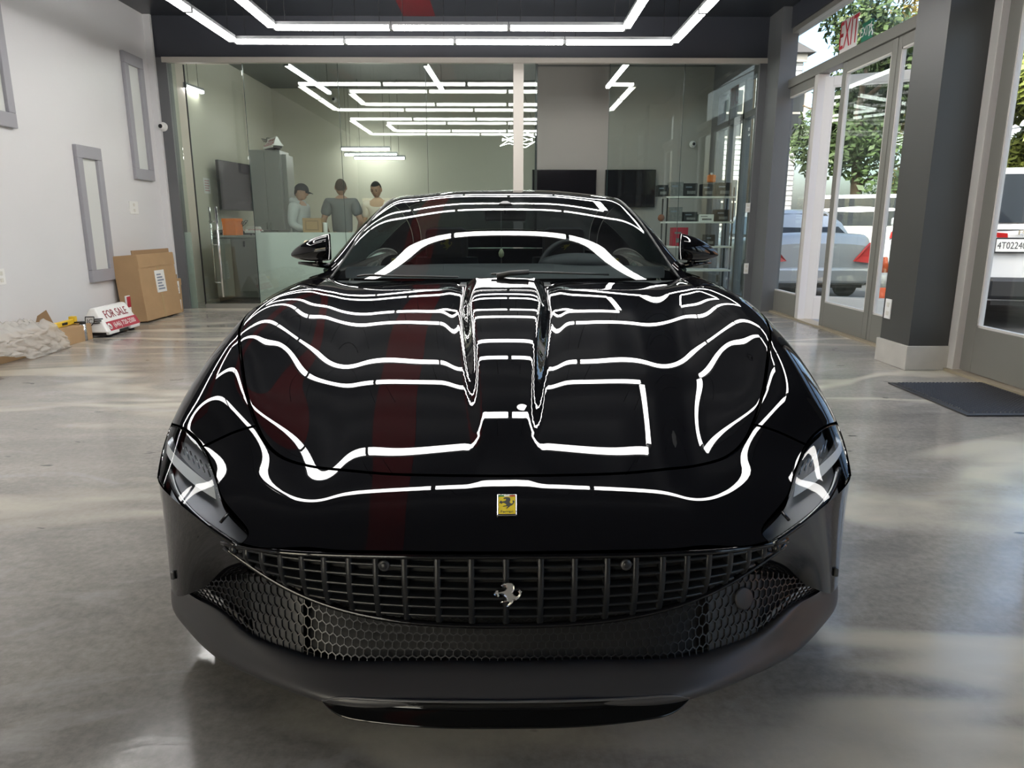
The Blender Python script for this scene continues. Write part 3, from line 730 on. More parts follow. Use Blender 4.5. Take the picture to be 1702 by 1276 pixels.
def bar(P, N, w, d, name):
    """flat rounded bar along P with face normal N, width direction from cross product"""
    P = np.asarray(P); T = np.gradient(P, axis=0); T /= np.linalg.norm(T, axis=1)[:, None]; B = np.cross(T, N); B /= np.linalg.norm(B, axis=1)[:, None]
    prof = [(-.5, -1), (-.5, -.15), (-.32, 0), (.32, 0), (.5, -.15), (.5, -1)]
    rows = [[P[i] + B[i] * w * a + N[i] * d * b for a, b in prof] for i in range(len(P))]
    return MB().grid(rows, smooth=True).build(name, gm, GR, world=True)
for k, z in enumerate(zrows[1:-1]):
    xs = [x for x in np.linspace(-.66, .66, 133)]
    uz = [(u_of(x), v_of_z(u_of(x), z - .0 + .02 * (abs(x) / .65) ** 2)) for x in xs]
    ok = [(u, v[0]) for u, v in uz if v[1] + .004 < z + .02 * (u / .65) ** 2 < v[2] - .002]
    if len(ok) > 4:
        U = np.array([a for a, b in ok]); V = np.array([b for a, b in ok]); bar(gs(U, V), gs.normal(U, V) * gn, .0080, .02, 'grille_bar')
for x in [q * s_ for q in (.076, .150, .222, .285, .345, .400, .450, .500, .545, .585, .62) for s_ in (-1, 1)] + [0.]:
    u = u_of(x)
    V = np.linspace(gs.v[0], gs.v[-1], 8); U = np.full(8, u)
    if abs(x) < .645: bar(gs(U, V) + gs.normal(U, V) * gn * .001, gs.normal(U, V) * gn, .0150, .02, 'grille_column')
def edge_tube(P, r, name, m, parent): return MB().tube(P, r, 8).build(name, m, parent, world=True)
ub = np.linspace(gs.u[0], gs.u[-1], 90)
edge_tube(gs(ub, np.full(90, gs.v[-1])), .007, 'grille_rim', PAINT, GR)
edge_tube(gs(ub, np.full(90, gs.v[0])) + np.array([0, -.002, .002]), .007, 'grille_rim', PAINT, GR)
# parking sensors in the grille
def disc(c, n, r, name, m, parent, h=.004, n_=20):
    q = Vector(n).to_track_quat('Z', 'Y').to_matrix().to_4x4(); q.translation = Vector(c)
    return MB().lathe([(r, 0), (r, h * .7), (r * .85, h)], n_, q).build(name, m, parent, world=True)
for x in (-.265, .262):
    u = u_of(x); vv = v_of_z(u, .395)[0]; p = gs(np.array([u]), np.array([vv]))[0]; n = gs.normal([u], [vv])[0] * gn
    s_ = disc(p, n, .0125, 'parking_sensor', mat('sensor_grey', (.05, .05, .053), .3), CAR, .006)
    disc(p + n * .004, n, .008, 'sensor_face', MATS['satin_black'], s_, .004)

# cheeks (bumper corners)
CH_T = np.array([(.585,1.470,.424),(.645,1.500,.432),(.700,1.527,.455),(.800,1.597,.490),(.872,1.692,.500),(.893,1.76,.500)])
CH_M1 = np.array([(.600,1.492,.385),(.652,1.518,.385),(.715,1.548,.392),(.808,1.612,.410),(.875,1.705,.420),(.896,1.775,.42)])
CH_M2 = np.array([(.605,1.530,.330),(.660,1.552,.322),(.730,1.575,.315),(.815,1.625,.305),(.877,1.710,.320),(.897,1.785,.33)])
CH_B = np.array([(.600,1.572,.292),(.660,1.590,.272),(.745,1.598,.246),(.826,1.636,.205),(.879,1.712,.205),(.897,1.79,.21)])
for s in (-1, 1):
    rows = [r_ * np.array([s, 1, 1]) for r_ in (CH_T, CH_M1, CH_M2, CH_B)]
    sf, G = loft(rows, 50, 40)
    ck = MB().grid(G.tolist()).build('bumper_cheek', PAINT, CAR, world=True)
    k_ = np.argmin(np.hypot(np.abs(G[..., 0]) - .835, (G[..., 2] - .262))); p = G.reshape(-1, 3)[k_] 
    q_ = MB().box(-.005, .005, -.010, .004, -.011, .011, .003); q_.v = [(v[0] + p[0], v[1] + p[1], v[2] + p[2]) for v in q_.v]; q_.build('cheek_sensor', MATS['sensor_grey'], ck, world=True)
# lip: lower edge and upper edge in plan, matt black
LO = np.array([(0,1.318,.120),(.20,1.322,.120),(.386,1.338,.122),(.541,1.412,.122),(.685,1.500,.124),(.807,1.618,.128),(.893,1.733,.135),(.902,1.80,.14)])
LM = np.array([(0,1.340,.150),(.20,1.344,.150),(.39,1.356,.150),(.538,1.420,.153),(.683,1.508,.165),(.803,1.622,.180),(.888,1.737,.195),(.897,1.80,.20)])
LU = np.array([(0,1.402,.170),(.20,1.405,.170),(.40,1.412,.171),(.505,1.445,.178),(.600,1.482,.195),(.700,1.552,.222),(.820,1.655,.215),(.885,1.755,.212)])
LB = LO + np.array([0, .05, -.012]); LB[:, 0] *= .97
LI = LU + np.array([0, .03, -.01])
lip_s = Surf([LB, LO + np.array([0, .004, -.006]), LO, LM, LU, LI])
surf_mesh('front_lip', lip_s, lip_s.u[0], lip_s.u[-1], lip_s.v[0], lip_s.v[-1], 160, 40, mat('lip_satin', (.045, .044, .047), .40), CAR, flip=lip_s.normal([0.], [lip_s.v[3]])[0][1] > 0)
# gloss splitter insert under the centre of the lip
SPT = np.array([(0,1.3135,.137),(.16,1.316,.137),(.30,1.327,.136),(.375,1.337,.130),(.395,1.343,.121)])
SPB = np.array([(0,1.285,.098),(.16,1.289,.098),(.30,1.306,.100),(.375,1.330,.108),(.395,1.343,.118)])
sp = Surf([SPT, SPT * .55 + SPB * .45 + np.array([0, .012, 0]), SPB, SPB + np.array([0, .03, -.012])])
surf_mesh('splitter', sp, sp.u[0], sp.u[-1], sp.v[0], sp.v[-1], 90, 20, mat('piano_black', (.005, .005, .005), .05), CAR, flip=sp.normal([0.], [.02])[0][1] > 0)
edge_tube(Surf([SPT, SPB])(np.linspace(-.41, .41, 60), np.zeros(60)) + np.array([0, -.001, .001]), .003, 'splitter_edge', mat('lip_edge', (.09, .09, .095), .3), CAR)
# lower intake: dark cavity, honeycomb mesh, brake-duct blocks
MT = np.array([(0,1.465,.262),(.20,1.468,.268),(.40,1.485,.300),(.52,1.515,.335),(.63,1.565,.315),(.72,1.595,.285),(.80,1.630,.235)])
MBt = np.array([(0,1.410,.160),(.20,1.413,.160),(.40,1.420,.162),(.505,1.453,.170),(.600,1.490,.186),(.700,1.560,.213),(.80,1.637,.215)])
ms = Surf([MT, (MT + MBt) / 2, MBt]); mn = -1 if ms.normal([0.], [.02])[0][1] > 0 else 1
surf_mesh('intake_backing', ms, ms.u[0], ms.u[-1], ms.v[0], ms.v[-1], 90, 16, MATS['grille_dark'], CAR, off=-.035 * mn)
hexm = MB(); a = .0105; W_ = ms.u[-1] - ms.u[0]; vm = ms.v[-1]
segs = set()
for i in range(int(W_ / (a * 1.732)) + 2):
    for j in range(int(vm / (a * .9)) + 3):
        cx = ms.u[0] + (i + .5 * (j % 2)) * a * 1.732; cy_ = j * a * 1.5
        c6 = [(round(cx + a * math.cos(R(60 * k + 30)), 4), round(cy_ + a * .95 * math.sin(R(60 * k + 30)), 4)) for k in range(6)]
        for k in range(6):
            p, q = c6[k], c6[(k + 1) % 6]
            if all(ms.u[0] < w[0] < ms.u[-1] and 0 < w[1] < vm for w in (p, q)): segs.add((min(p, q), max(p, q)))
segs = sorted(segs); A_ = np.array(segs)
PA, PB, NA = ms(A_[:, 0, 0], A_[:, 0, 1]), ms(A_[:, 1, 0], A_[:, 1, 1]), ms.normal(A_[:, 0, 0], A_[:, 0, 1]) * mn
T = PB - PA; T /= np.linalg.norm(T, axis=1)[:, None]; Bv = np.cross(T, NA); hw, hd = .0009, .0045
hv = []; hf = []
for i in range(len(PA)):
    n = len(hv); b = Bv[i] * hw; d = NA[i] * hd
    hv += [PA[i] - b - d, PA[i] - b, PA[i] + b, PA[i] + b - d, PB[i] - b - d, PB[i] - b, PB[i] + b, PB[i] + b - d]
    hf += [(n, n + 1, n + 5, n + 4), (n + 1, n + 2, n + 6, n + 5), (n + 2, n + 3, n + 7, n + 6)]
hexm.add(hv, hf).build('honeycomb_mesh', mat('mesh_black', (.012, .012, .014), .35), CAR, world=True)
for s in (-1, 1):   # duct block behind the mesh at each side, round radar cover on one
    U = np.linspace(.47, .62, 8) * s; V = np.linspace(vm * .12, vm * .97, 8)
    surf_mesh('duct_block', ms, min(U), max(U), V[0], V[-1], 10, 8, mat('block_grey', (.030, .031, .035), .5), CAR, off=-.0045 * mn)
u_, v_ = .565, vm * .42
disc(ms(np.array([u_]), np.array([v_]))[0], ms.normal([u_], [v_])[0] * mn, .026, 'radar_cover', MATS['block_grey'], CAR, .006, 28)
for s in (-1, 1):   # bright strips of the radiator shroud seen through the mesh
    MB().tube([(s * .20, 1.475, .250), (s * .44, 1.49, .262)], .004, 6).build('shroud_edge', MATS['lip_edge'], CAR, world=True)

# ---- badges
HORSE = [(285,888),(310,868),(345,862),(385,868),(400,890),(402,930),(392,950),(385,960),(400,985),(425,1000),(440,985),(447,960),(435,945),(450,928),(468,950),(460,985),(440,1015),(415,1035),(395,1040),(390,1055),(370,1075),(348,1098),(332,1095),(350,1072),(365,1055),(335,1048),(300,1055),(278,1058),(285,1048),(320,1038),(340,1030),(330,1005),(310,985),(285,975),(262,970),(270,990),(262,1005),(250,985),(235,985),(222,975),(240,938),(262,935),(258,955),(290,950),(320,940),(335,915),(325,892),(300,898)]
def horse(name, M, h, depth, m, parent, bev=0.):
    k = h / 236.; bm = bmesh.new()
    vs_ = [bm.verts.new(((x - 345) * k, (980 - y) * k, 0)) for x, y in HORSE]; f = bm.faces.new(vs_)
    r_ = bmesh.ops.extrude_face_region(bm, geom=[f]); top = [e for e in r_['geom'] if isinstance(e, bmesh.types.BMVert)]
    for v in top: v.co.z += depth
    if bev:
        tf = [g for g in r_['geom'] if isinstance(g, bmesh.types.BMFace)]
        bmesh.ops.inset_individual(bm, faces=tf, thickness=bev, depth=bev)
    bmesh.ops.triangulate(bm, faces=bm.faces[:])
    return MB().bm(bm, M).build(name, m, parent, world=True)
uv = BODY.find_px([(842.5, 840)])[0]; p = BODY(uv[:1], uv[1:])[0]; n = Vector(sg * BODY.normal(uv[:1], uv[1:])[0])
M = frame_M(Vector(p), (1, 0, 0), Vector((0, 0, 1)) - n * n.z)
w, h = .0225, .031
bx_ = MB().box(-w, w, -h, h, 0, .004, .002); bx_.v = [tuple(M @ Vector(v)) for v in bx_.v]
badge = bx_.build('badge', MATS['chrome'], CAR, world=True); badge['label'] = 'yellow shield badge with black horse'
def flat(x0, x1, y0, y1, z, name, m):
    q = MB().box(x0, x1, y0, y1, z - .001, z); q.v = [tuple(M @ Vector(v)) for v in q.v]; return q.build(name, m, badge, world=True)
flat(-w + .0035, w - .0035, -h + .004, h - .0035, .0047, 'badge_face', mat('badge_yellow', (.80, .62, .02), .25))
for k, c in enumerate([(.02, .25, .08), (.8, .8, .8), (.6, .03, .03)]):
    flat(-w + .0035 + k * .01267, -w + .0035 + (k + 1) * .01267, h - .008, h - .0045, .0051, 'badge_stripe', mat('stripe%d' % k, c, .3))
horse('horse_figure', M @ Matrix.Translation((0, .004, .0047)), .033, .0005, MATS['black_plastic'], badge)
textmesh('badge_script', 'Ferrari', .0105, MATS['black_plastic'], badge, M @ Matrix.Translation((0, -.0215, .0048)), .0002, world=True)
u = u_of(.004); vv = v_of_z(u, .335)[0]; p = gs(np.array([u]), np.array([vv]))[0]; n = Vector(gs.normal([u], [vv])[0] * gn)
M2 = frame_M(Vector(p) + n * .006, (1, 0, 0), Vector((0, 0, 1)) - n * n.z)
hb = horse('horse_emblem', M2, .058, .005, mat('silver', (.78, .79, .78), .22, 1.), CAR, .0022); hb['label'] = 'silver horse emblem on the grille'

# ---- cabin: windscreen, roof, pillars
CN = [
 [(0,3.02,0.882),(0.36,3.042,0.884),(0.62,3.085,0.886),(0.798,3.135,0.888),(0.838,3.16,0.893)],
 [(0,3.2799,1.01),(0.345,3.3002,1.007),(0.59,3.342,1),(0.768,3.3986,0.986),(0.846,3.52,0.895)],
 [(0,3.5624,1.143),(0.33,3.5793,1.138),(0.56,3.6132,1.124),(0.733,3.6641,1.0955),(0.85,3.76,0.897)],
 [(0,3.8562,1.244),(0.32,3.8675,1.238),(0.54,3.8901,1.219),(0.702,3.9409,1.181),(0.853,4,0.899)],
 [(0,4.15,1.303),(0.31,4.15,1.297),(0.525,4.1613,1.278),(0.675,4.1952,1.2345),(0.856,4.22,0.902)],
 [(0,4.43,1.306),(0.3,4.43,1.299),(0.505,4.43,1.277),(0.65,4.45,1.226),(0.86,4.46,0.906)],
 [(0,4.76,1.232),(0.28,4.76,1.224),(0.47,4.76,1.198),(0.62,4.76,1.135),(0.87,4.72,0.915)],
 [(0,5.15,1.085),(0.27,5.15,1.078),(0.47,5.15,1.05),(0.64,5.15,0.99),(0.88,5.15,0.915)],
 [(0,5.52,0.945),(0.27,5.51,0.943),(0.5,5.5,0.935),(0.69,5.47,0.915),(0.85,5.45,0.89)],
]
CAB = Surf(CN)
cu, cvv = CAB.u, CAB.v; mid_ = len(cu) // 2; u3 = cu[mid_ + 3]; u4 = cu[mid_ + 4]
cs = 1 if CAB.normal([0.], [.5])[0][2] > 0 else -1
wind = glass('windscreen_glass', (.55, .62, .62), 1.55)
sideg = glass('privacy_glass', (.12, .14, .15), 1.5)
uw = u3 - .045; vt = cvv[3] + .02
def cab(name, a, b, c, d, nu, nv, m): return surf_mesh(name, CAB, a, b, c, d, nu, nv, m, CAR, flip=cs < 0)
cab('windscreen', -uw, uw, cvv[0], vt, 90, 60, wind)
cab('roof', -uw, uw, vt + .003, cvv[5] + .12, 90, 50, PAINT)
cab('rear_window', -uw, uw, cvv[5] + .123, cvv[7], 60, 40, sideg)
cab('boot_lid', -uw, uw, cvv[7] + .003, cvv[8], 60, 20, PAINT)
ut = np.linspace(-uw, uw, 60)
for s in (-1, 1):
    a, b = sorted((s * (uw + .002), s * (u3 + .012)))
    cab('roof_pillar', a, b, cvv[0], cvv[8], 14, 160, PAINT)
    a, b = sorted((s * (u3 + .014), s * (u4 - .004)))
    cab('side_window', a, b, cvv[0] + .15, cvv[6] - .05, 16, 60, sideg)
    cab('rear_quarter', a, b, cvv[6] - .048, cvv[8], 16, 40, PAINT)
    vq = np.linspace(cvv[0], cvv[8], 80); P = CAB(np.full(80, s * (uw)), vq) + cs * CAB.normal(np.full(80, s * uw), vq) * .001
    edge_tube(P[:46], .0045, 'windscreen_seal', MATS['black_plastic'], CAR)
# windscreen header band and sensor housing
# ---- wipers and cowl
cow = np.stack([np.linspace(-.74, .74, 60), 2.995 + .19 * (np.linspace(-.74, .74, 60) / .74) ** 2 * .55, np.full(60, .872)], 1)
MB().grid([[(x, y - .03, z - .004) for x, y, z in cow], [(x, y + .05, z + .006) for x, y, z in cow]]).build('cowl_tray', MATS['satin_black'], CAR, world=True)
def wiper(P, label=None):
    P = smooth_path(np.array(P), 20)
    w_ = MB().tube(P, [.006] * 20, 8, flat=.7).build('wiper', mat('wiper_grey', (.06, .06, .06), .35), CAR, world=True); return w_
w1 = wiper([(-.06, 3.045, .912), (.10, 3.06, .918), (.25, 3.085, .914)])
MB().tube([(-.035, 3.03, .905), (.02, 3.04, .916), (.10, 3.05, .920)], .011, 10).build('wiper_arm', MATS['wiper_grey'], w1, world=True)
MB().tube([(.20, 3.075, .916), (.45, 3.115, .905)], .0045, 6).build('wiper_blade', MATS['wiper_grey'], w1, world=True)
w2 = wiper([(-.64, 3.10, .900), (-.58, 3.09, .906), (-.53, 3.08, .904)])
MB().tube([(-.60, 3.09, .904), (-.20, 3.06, .898)], .0045, 6).build('wiper_blade', MATS['wiper_grey'], w2, world=True)

# ---- door mirrors
for s in (-1, 1):
    c = Vector((s * .862, 3.33, 1.005)); rows = []
    for k in range(15):                                    # from outer tip to inner face
        t_ = k / 14; x = s * (.985 - .175 * t_); hh = .010 + .055 * math.sin(min(1, t_ * 1.05) * PI / 2) ** .75; dd = .02 + .085 * math.sin(min(1, t_ * 1.2) * PI / 2) ** .8
        zc = .982 + .030 * t_ + .0 * t_; rows.append([(x, 3.34 - dd * .75 * max(-.35, math.cos(a_)), zc + hh * math.sin(a_) * (1. if math.sin(a_) > 0 else .85)) for a_ in [2 * PI * q / 28 for q in range(28)]])
    m_ = MB().grid(rows, closed=True)
    m_.add(rows[0], [tuple(range(28))]); m_.add(rows[-1], [tuple(range(28))])
    mo = m_.build('door_mirror', PAINT, CAR, world=True)
    MB().tube([(s * .955, 3.33, .945), (s * .88, 3.325, .938), (s * .80, 3.33, .930)], [.006, .012, .014], 10).build('mirror_foot', PAINT, mo, world=True)
    MB().tube([(s * .86, 3.33, .935), (s * .865, 3.335, .975)], .018, 10).build('mirror_stalk', PAINT, mo, world=True)
    MB().prism([(s * .972, 3.368, .985), (s * .83, 3.372, .965), (s * .83, 3.372, 1.055), (s * .93, 3.370, 1.045)], (0, .004, 0)).build('mirror_glass', MATS['chrome'], mo, world=True)

# ---- doors, rear flanks, tail, wheels
SD = []
for Y, xs, xm, zl in ((3.085, .866, .917, .26), (3.4, .868, .905, .25), (3.8, .872, .900, .25), (4.15, .880, .915, .25), (4.5, .892, .945, .25), (4.75, .896, .955, .25), (5.05, .893, .945, .25), (5.35, .865, .915, .27), (5.55, .80, .86, .30)):
    zt = .893 + .02 * (Y - 3.1) / 2.4
    SD.append([(xs - .028, Y, zt + .006), (xs, Y, zt - .015), (xm - .012, Y, .80), (xm, Y, .68), (xm - .012, Y, .50), (xm - .015, Y, zl)])
for s in (-1, 1):
    ss = Surf(np.array(SD) * np.array([s, 1, 1]), sym=False)
    fl = (ss.normal([ss.u[3]], [ss.v[3]])[0][0] * s) < 0
    arch = lambda p: not (math.hypot(p[1] - RA.y, p[2] - RA.z) < .35)
    v_d = ss.v[3] + .05
    d_ = surf_mesh('door', ss, ss.u[0], ss.u[-1], ss.v[0] + .16, v_d, 40, 50, PAINT, CAR, flip=fl)
    surf_mesh('front_quarter', ss, ss.u[0], ss.u[-1], ss.v[0] + .002, ss.v[0] + .157, 40, 10, PAINT, CAR, flip=fl)
    MB().box(-.004, .004, -.09, .09, -.012, .012, .003).build('door_handle', PAINT, d_).matrix_basis = Matrix.Translation((s * .912, 4.08 - 3.5, .76))
    surf_mesh('rear_flank', ss, ss.u[0], ss.u[-1], v_d + .003, ss.v[-1], 60, 110, PAINT, CAR, flip=fl, keep=arch)
    for ax, rr, xo in ((FA, .347, .905), (RA, .352, .93)):
        w_ = thing('wheel', '', ''); del w_['label'], w_['category']; w_.parent = CAR; w_.location = (s * (xo - .12), ax.y - 3.5, ax.z); w_.rotation_euler = (0, s * PI / 2, 0)
        MB().lathe([(.23, -.11), (.30, -.12), (.313, -.10), (.315, 0), (.313, .10), (.30, .12), (.24, .11), (.235, .0)], 48).build('tyre', MATS['rubber'], w_)
        MB().lathe([(.235, -.10), (.24, .10), (.215, .105), (.20, .06), (.20, -.10)], 40).build('rim', MATS['satin_black'], w_)
        for k in range(10):
            a_ = 2 * PI * k / 10; q = MB().box(.03, .222, -.014, .014, .055, .085, .004); q.v = [tuple(Matrix.Rotation(a_, 4, 'Z') @ Vector(v)) for v in q.v]; q.build('spoke', mat('rim_grey', (.08, .08, .085), .3, .8), w_)
        MB().lathe([(.0, .06), (.05, .06), (.05, .095), (.03, .10)], 20).build('hub', MATS['rim_grey'], w_)
        MB().lathe([(.0, -.03), (.17, -.03), (.17, 0), (.0, 0)], 30).build('brake_disc', MATS['aluminium'], w_)
        arc = [(s * (xo + .018 if ax is RA else xo + .022), ax.y + rr * math.cos(a_), ax.z + rr * math.sin(a_)) for a_ in np.linspace(-.16, PI + .16, 50)]
        MB().tube(arc, .012, 8).build('wheel_arch_lip', MATS['satin_black'], CAR, world=True)
        liner = [[(s * x_, ax.y + (rr + .004) * math.cos(a_), ax.z + (rr + .004) * math.sin(a_)) for a_ in np.linspace(-.2, PI + .2, 30)] for x_ in (.60, xo + .01)]
        MB().grid(liner).build('wheel_well', MATS['grille_dark'], CAR, world=True)
    MB().box(-.03, .03, -1.05, 1.0, -.05, .05, .01).build('sill', MATS['satin_black'], CAR).matrix_basis = Matrix.Translation((s * .86, 3.5 - 3.5, .22))
    MB().lathe([(.0, 0), (.045, 0), (.05, .02), (.0, .03)], 20, Matrix.Translation((s * .62, 5.60, .78)) @ Matrix.Rotation(-PI / 2, 4, 'X')).build('tail_lamp', mat('tail_red', (.4, .01, .01), .2), CAR, world=True)
T0 = [[(x, 5.47 + .14 * (1 - (x / .82) ** 2) + d_, z) for x in np.linspace(-.82, .82, 21)] for d_, z in ((0.02, .935), (.06, .90), (.02, .75), (.05, .6), (.03, .4), (-.05, .22))]
MB().grid(T0).build('tail_panel', PAINT, CAR, world=True)
MB().box(-.78, .78, 1.86 - 3.5, 5.45 - 3.5, .14, .17).build('underbody', MATS['satin_black'], CAR)
MB().box(-.872, .872, 1.82 - 3.5, 1.86 - 3.5, .135, .50).build('front_liner', MATS['satin_black'], CAR)
for s in (-1, 1): MB().box(s * .868, s * .905, 1.80 - 3.5, 1.87 - 3.5, .13, .34).build('arch_flap', MATS['satin_black'], CAR)

# ---- interior
mat('leather_dark', (.03, .03, .033), .55); mat('leather_mid', (.06, .055, .055), .5); mat('logo_yellow', (.45, .38, .08), .5); mat('trim_yellow', (.55, .42, .03), .4)
ds = Surf([[(0,3.14,.885),(.40,3.17,.885),(.72,3.24,.882)], [(0,3.35,.915),(.40,3.37,.915),(.76,3.42,.905)], [(0,3.58,.915),(.40,3.60,.91),(.78,3.62,.90)], [(0,3.66,.86),(.40,3.67,.86),(.78,3.68,.86)], [(0,3.64,.70),(.40,3.65,.70),(.78,3.66,.70)]])
surf_mesh('dashboard', ds, ds.u[0], ds.u[-1], ds.v[0], ds.v[-1], 50, 30, MATS['leather_dark'], CAR)
bn = MB().ball((.36, 3.58, .925), (.20, .14, .055)).build('instrument_hood', MATS['leather_dark'], CAR, world=True)
sw = thing('steering_wheel', '', ''); del sw['label'], sw['category']; sw.parent = CAR; sw.location = (.36, 3.76 - 3.5, .88); sw.rotation_euler = (R(68), 0, 0)
ring = [(.175 * math.cos(a_), .165 * math.sin(a_) if math.sin(a_) > -.75 else -.125, 0) for a_ in np.linspace(0, 2 * PI, 41)[:-1]]
MB().tube(ring, .016, 10, closed=True).build('wheel_rim', MATS['leather_mid'], sw)
MB().lathe([(.0, -.02), (.06, -.02), (.065, .02), (.0, .03)], 24).build('wheel_hub', MATS['leather_dark'], sw)
for a_ in (0, PI, -PI / 2): MB().tube([(.05 * math.cos(a_), .05 * math.sin(a_), 0), (.165 * math.cos(a_), .13 * math.sin(a_), 0)], .016, 8, flat=.6).build('wheel_spoke', MATS['leather_dark'], sw)
for s in (-1, 1):
    st = thing('seat', '', ''); del st['label'], st['category']; st.parent = CAR; st.location = (s * .36, 4.28 - 3.5, .30)
    MB().box(-.25, .25, -.45, .08, .0, .16, .05).build('seat_cushion', MATS['leather_dark'], st)
    rows = [[((.24 - .05 * t_) * math.copysign(abs(math.cos(a_)) ** .5, math.cos(a_)), .02 + .17 * t_ + .055 * math.sin(a_), .12 + .50 * t_) for a_ in np.linspace(0, 2 * PI, 25)[:-1]] for t_ in np.linspace(0, 1, 10)]
    b_ = MB().grid(rows, closed=True); b_.add(rows[-1], [tuple(range(24))]); b_.build('seat_back', MATS['leather_dark'], st)
    hr = MB().box(-.13, .13, .13, .23, .60, .80, .04).build('headrest', MATS['leather_mid'], st)
    k_ = horse('headrest_emblem', Matrix.Translation(Vector((s * .36, 4.28 + .128, .30 + .70))) @ frame_M((0, 0, 0), (1, 0, 0), (0, 0, 1)), .07, .003, MATS['logo_yellow'], st)
    MB().box(s * .30 - .012, s * .30 + .012, -.02, .03, .15, .62).build('seat_belt', MATS['trim_yellow'], st)
MB().tube([(0, 3.90, 1.235), (0, 3.93, 1.175)], .008, 8).build('mirror_stem', MATS['black_plastic'], CAR, world=True)
MB().box(-.11, .11, -.012, .012, -.03, .03, .01).build('rear_view_mirror', MATS['black_plastic'], CAR).matrix_basis = Matrix.Translation((0, 3.95 - 3.5, 1.165))
hm = MB().prism([(-.034, 3.76, 1.222), (.034, 3.76, 1.222), (.012, 3.80, 1.236), (-.012, 3.80, 1.236)], (0, .004, -.012)).build('sensor_housing', MATS['sensor_grey'], CAR, world=True)
orn = thing('hanging_ornament', 'small pale charm hanging inside the windscreen on a cord', 'ornament', (-.02, 3.62, .985))
MB().tube([(0, 0, .012), (0, .04, .20)], .0015, 5).build('cord', MATS['black_plastic'], orn)
MB().lathe([(.003, -.030), (.012, -.022), (.014, -.006), (.008, .008), (.003, .014)], 12).build('charm', mat('charm', (.55, .56, .35), .4), orn)
MB().tube([(0, 0, -.03), (0, 0, -.075)], .003, 6).build('tassel', MATS['black_plastic'], orn)
# ================================================================== THINGS IN THE SHOWROOM
mat('cardboard', (.42, .27, .14), .75, noise=(6, .12)); mat('cardboard_dark', (.30, .19, .10), .8); mat('tape', (.50, .36, .20), .25)
mat('paper_white', (.80, .80, .78), .5); mat('print_grey', (.22, .26, .33), .6); mat('sign_red', (.42, .02, .045), .4); mat('steel', (.55, .56, .57), .25, .9)
mat('yellow_plastic', (.78, .52, .03), .4); mat('orange_plastic', (.80, .20, .02), .45)
def solid(name, m, parent, verts, faces, **kw): return MB().add(verts, faces).build(name, m, parent, **kw)
HEX = [(0, 1, 2, 3), (7, 6, 5, 4), (0, 4, 5, 1), (1, 5, 6, 2), (2, 6, 7, 3), (3, 7, 4, 0)]

# long flat carton by the left wall
t = thing('long_carton', 'long flat brown carton on the floor by the white wall', 'box', (XL + .22, 6.1, 0))
MB().box(-.20, .16, -1.05, .96, 0, .155, .004).build('carton_body', MATS['cardboard'], t)
for s in (-1, 1): MB().box(s * .002 if s < 0 else .002, s * .185 if s < 0 else .15, -1.05, .96, .155, .159).build('lid_flap', MATS['cardboard'], t)
MB().box(-.03, .03, -1.05, .965, .159, .1605).build('packing_tape', MATS['tape'], t)
# crumpled plastic sheet over it
random.seed(4)
def sheet_z(a, b):
    return .02 * math.sin(7 * a + 3 * b) + .016 * math.sin(13 * b - 5 * a) + .011 * math.sin(23 * a + 17 * b) + .007 * math.sin(41 * a - 29 * b)
rows = []
for i in range(60):
    b = i / 59; y = 4.95 + 1.62 * b; row = []
    for k in range(46):
        a = k / 45; s_ = a * .74; w = sheet_z(a * 3, b * 4)
        edge = .18 * (1 - min(1, b / .85)) + .0
        if s_ < .34: x = XL + .03 + s_; z = .235 + .06 * math.sin(PI * b) * math.sin(PI * a) + w
        else:
            d = s_ - .34; x = XL + .385 + .03 + .10 * d + abs(w) * .8 + .05 * b * d; z = max(.006, .225 - d * (.22 + .80 * b * b) + w * .4)
        if b > .93: z = max(.006, z * (1 - (b - .93) * 5)); 
        row.append((x + .02 * math.sin(9 * b + 2 * a), y + .02 * math.sin(11 * a), z))
    rows.append(row)
plast = bpy.data.materials.new('milky_plastic'); plast.use_nodes = True; nt = plast.node_tree; bsd = nt.nodes['Principled BSDF']
bsd.inputs['Base Color'].default_value = (.75, .74, .70, 1); bsd.inputs['Roughness'].default_value = .22; bsd.inputs['Alpha'].default_value = .5
tag(MB().grid(rows).build('plastic_sheet', plast), 'crumpled milky plastic sheet draped over the long carton', 'plastic sheet')
# yellow spirit level, cardboard scrap and steel tube at the carton end
t = thing('spirit_level', 'yellow tool lying on the end of the long carton', 'tool', (XL + .26, 6.80, .161), R(4))
MB().box(-.02, .02, -.20, .20, 0, .05, .008).build('body', MATS['yellow_plastic'], t); MB().box(-.028, .028, .16, .22, 0, .075, .008).build('end_grip', MATS['yellow_plastic'], t)
MB().box(-.022, .022, -.05, .05, .012, .038, .004).build('vial_window', MATS['black_plastic'], t)
t = tag(MB().prism([(XL + .10, 6.62, .16), (XL + .16, 6.78, .16), (XL + .14, 6.72, .31), (XL + .12, 6.66, .28)], (.03, .004, .02)).build('cardboard_scrap', MATS['cardboard_dark']), 'torn brown cardboard scrap standing up behind the yellow tool', 'cardboard')
c = atZ(141, 566, 0)
t = thing('steel_canister', 'slim steel tube with black cap standing by the sale sign', 'canister', c)
MB().lathe([(.028, 0), (.028, .17)], 20).build('tube', MATS['steel'], t); MB().lathe([(.030, .17), (.030, .185), (.026, .19)], 20).build('cap', MATS['black_plastic'], t)
MB().box(-.07, .0, -.02, .02, .176, .188).build('cap_lever', MATS['black_plastic'], t)

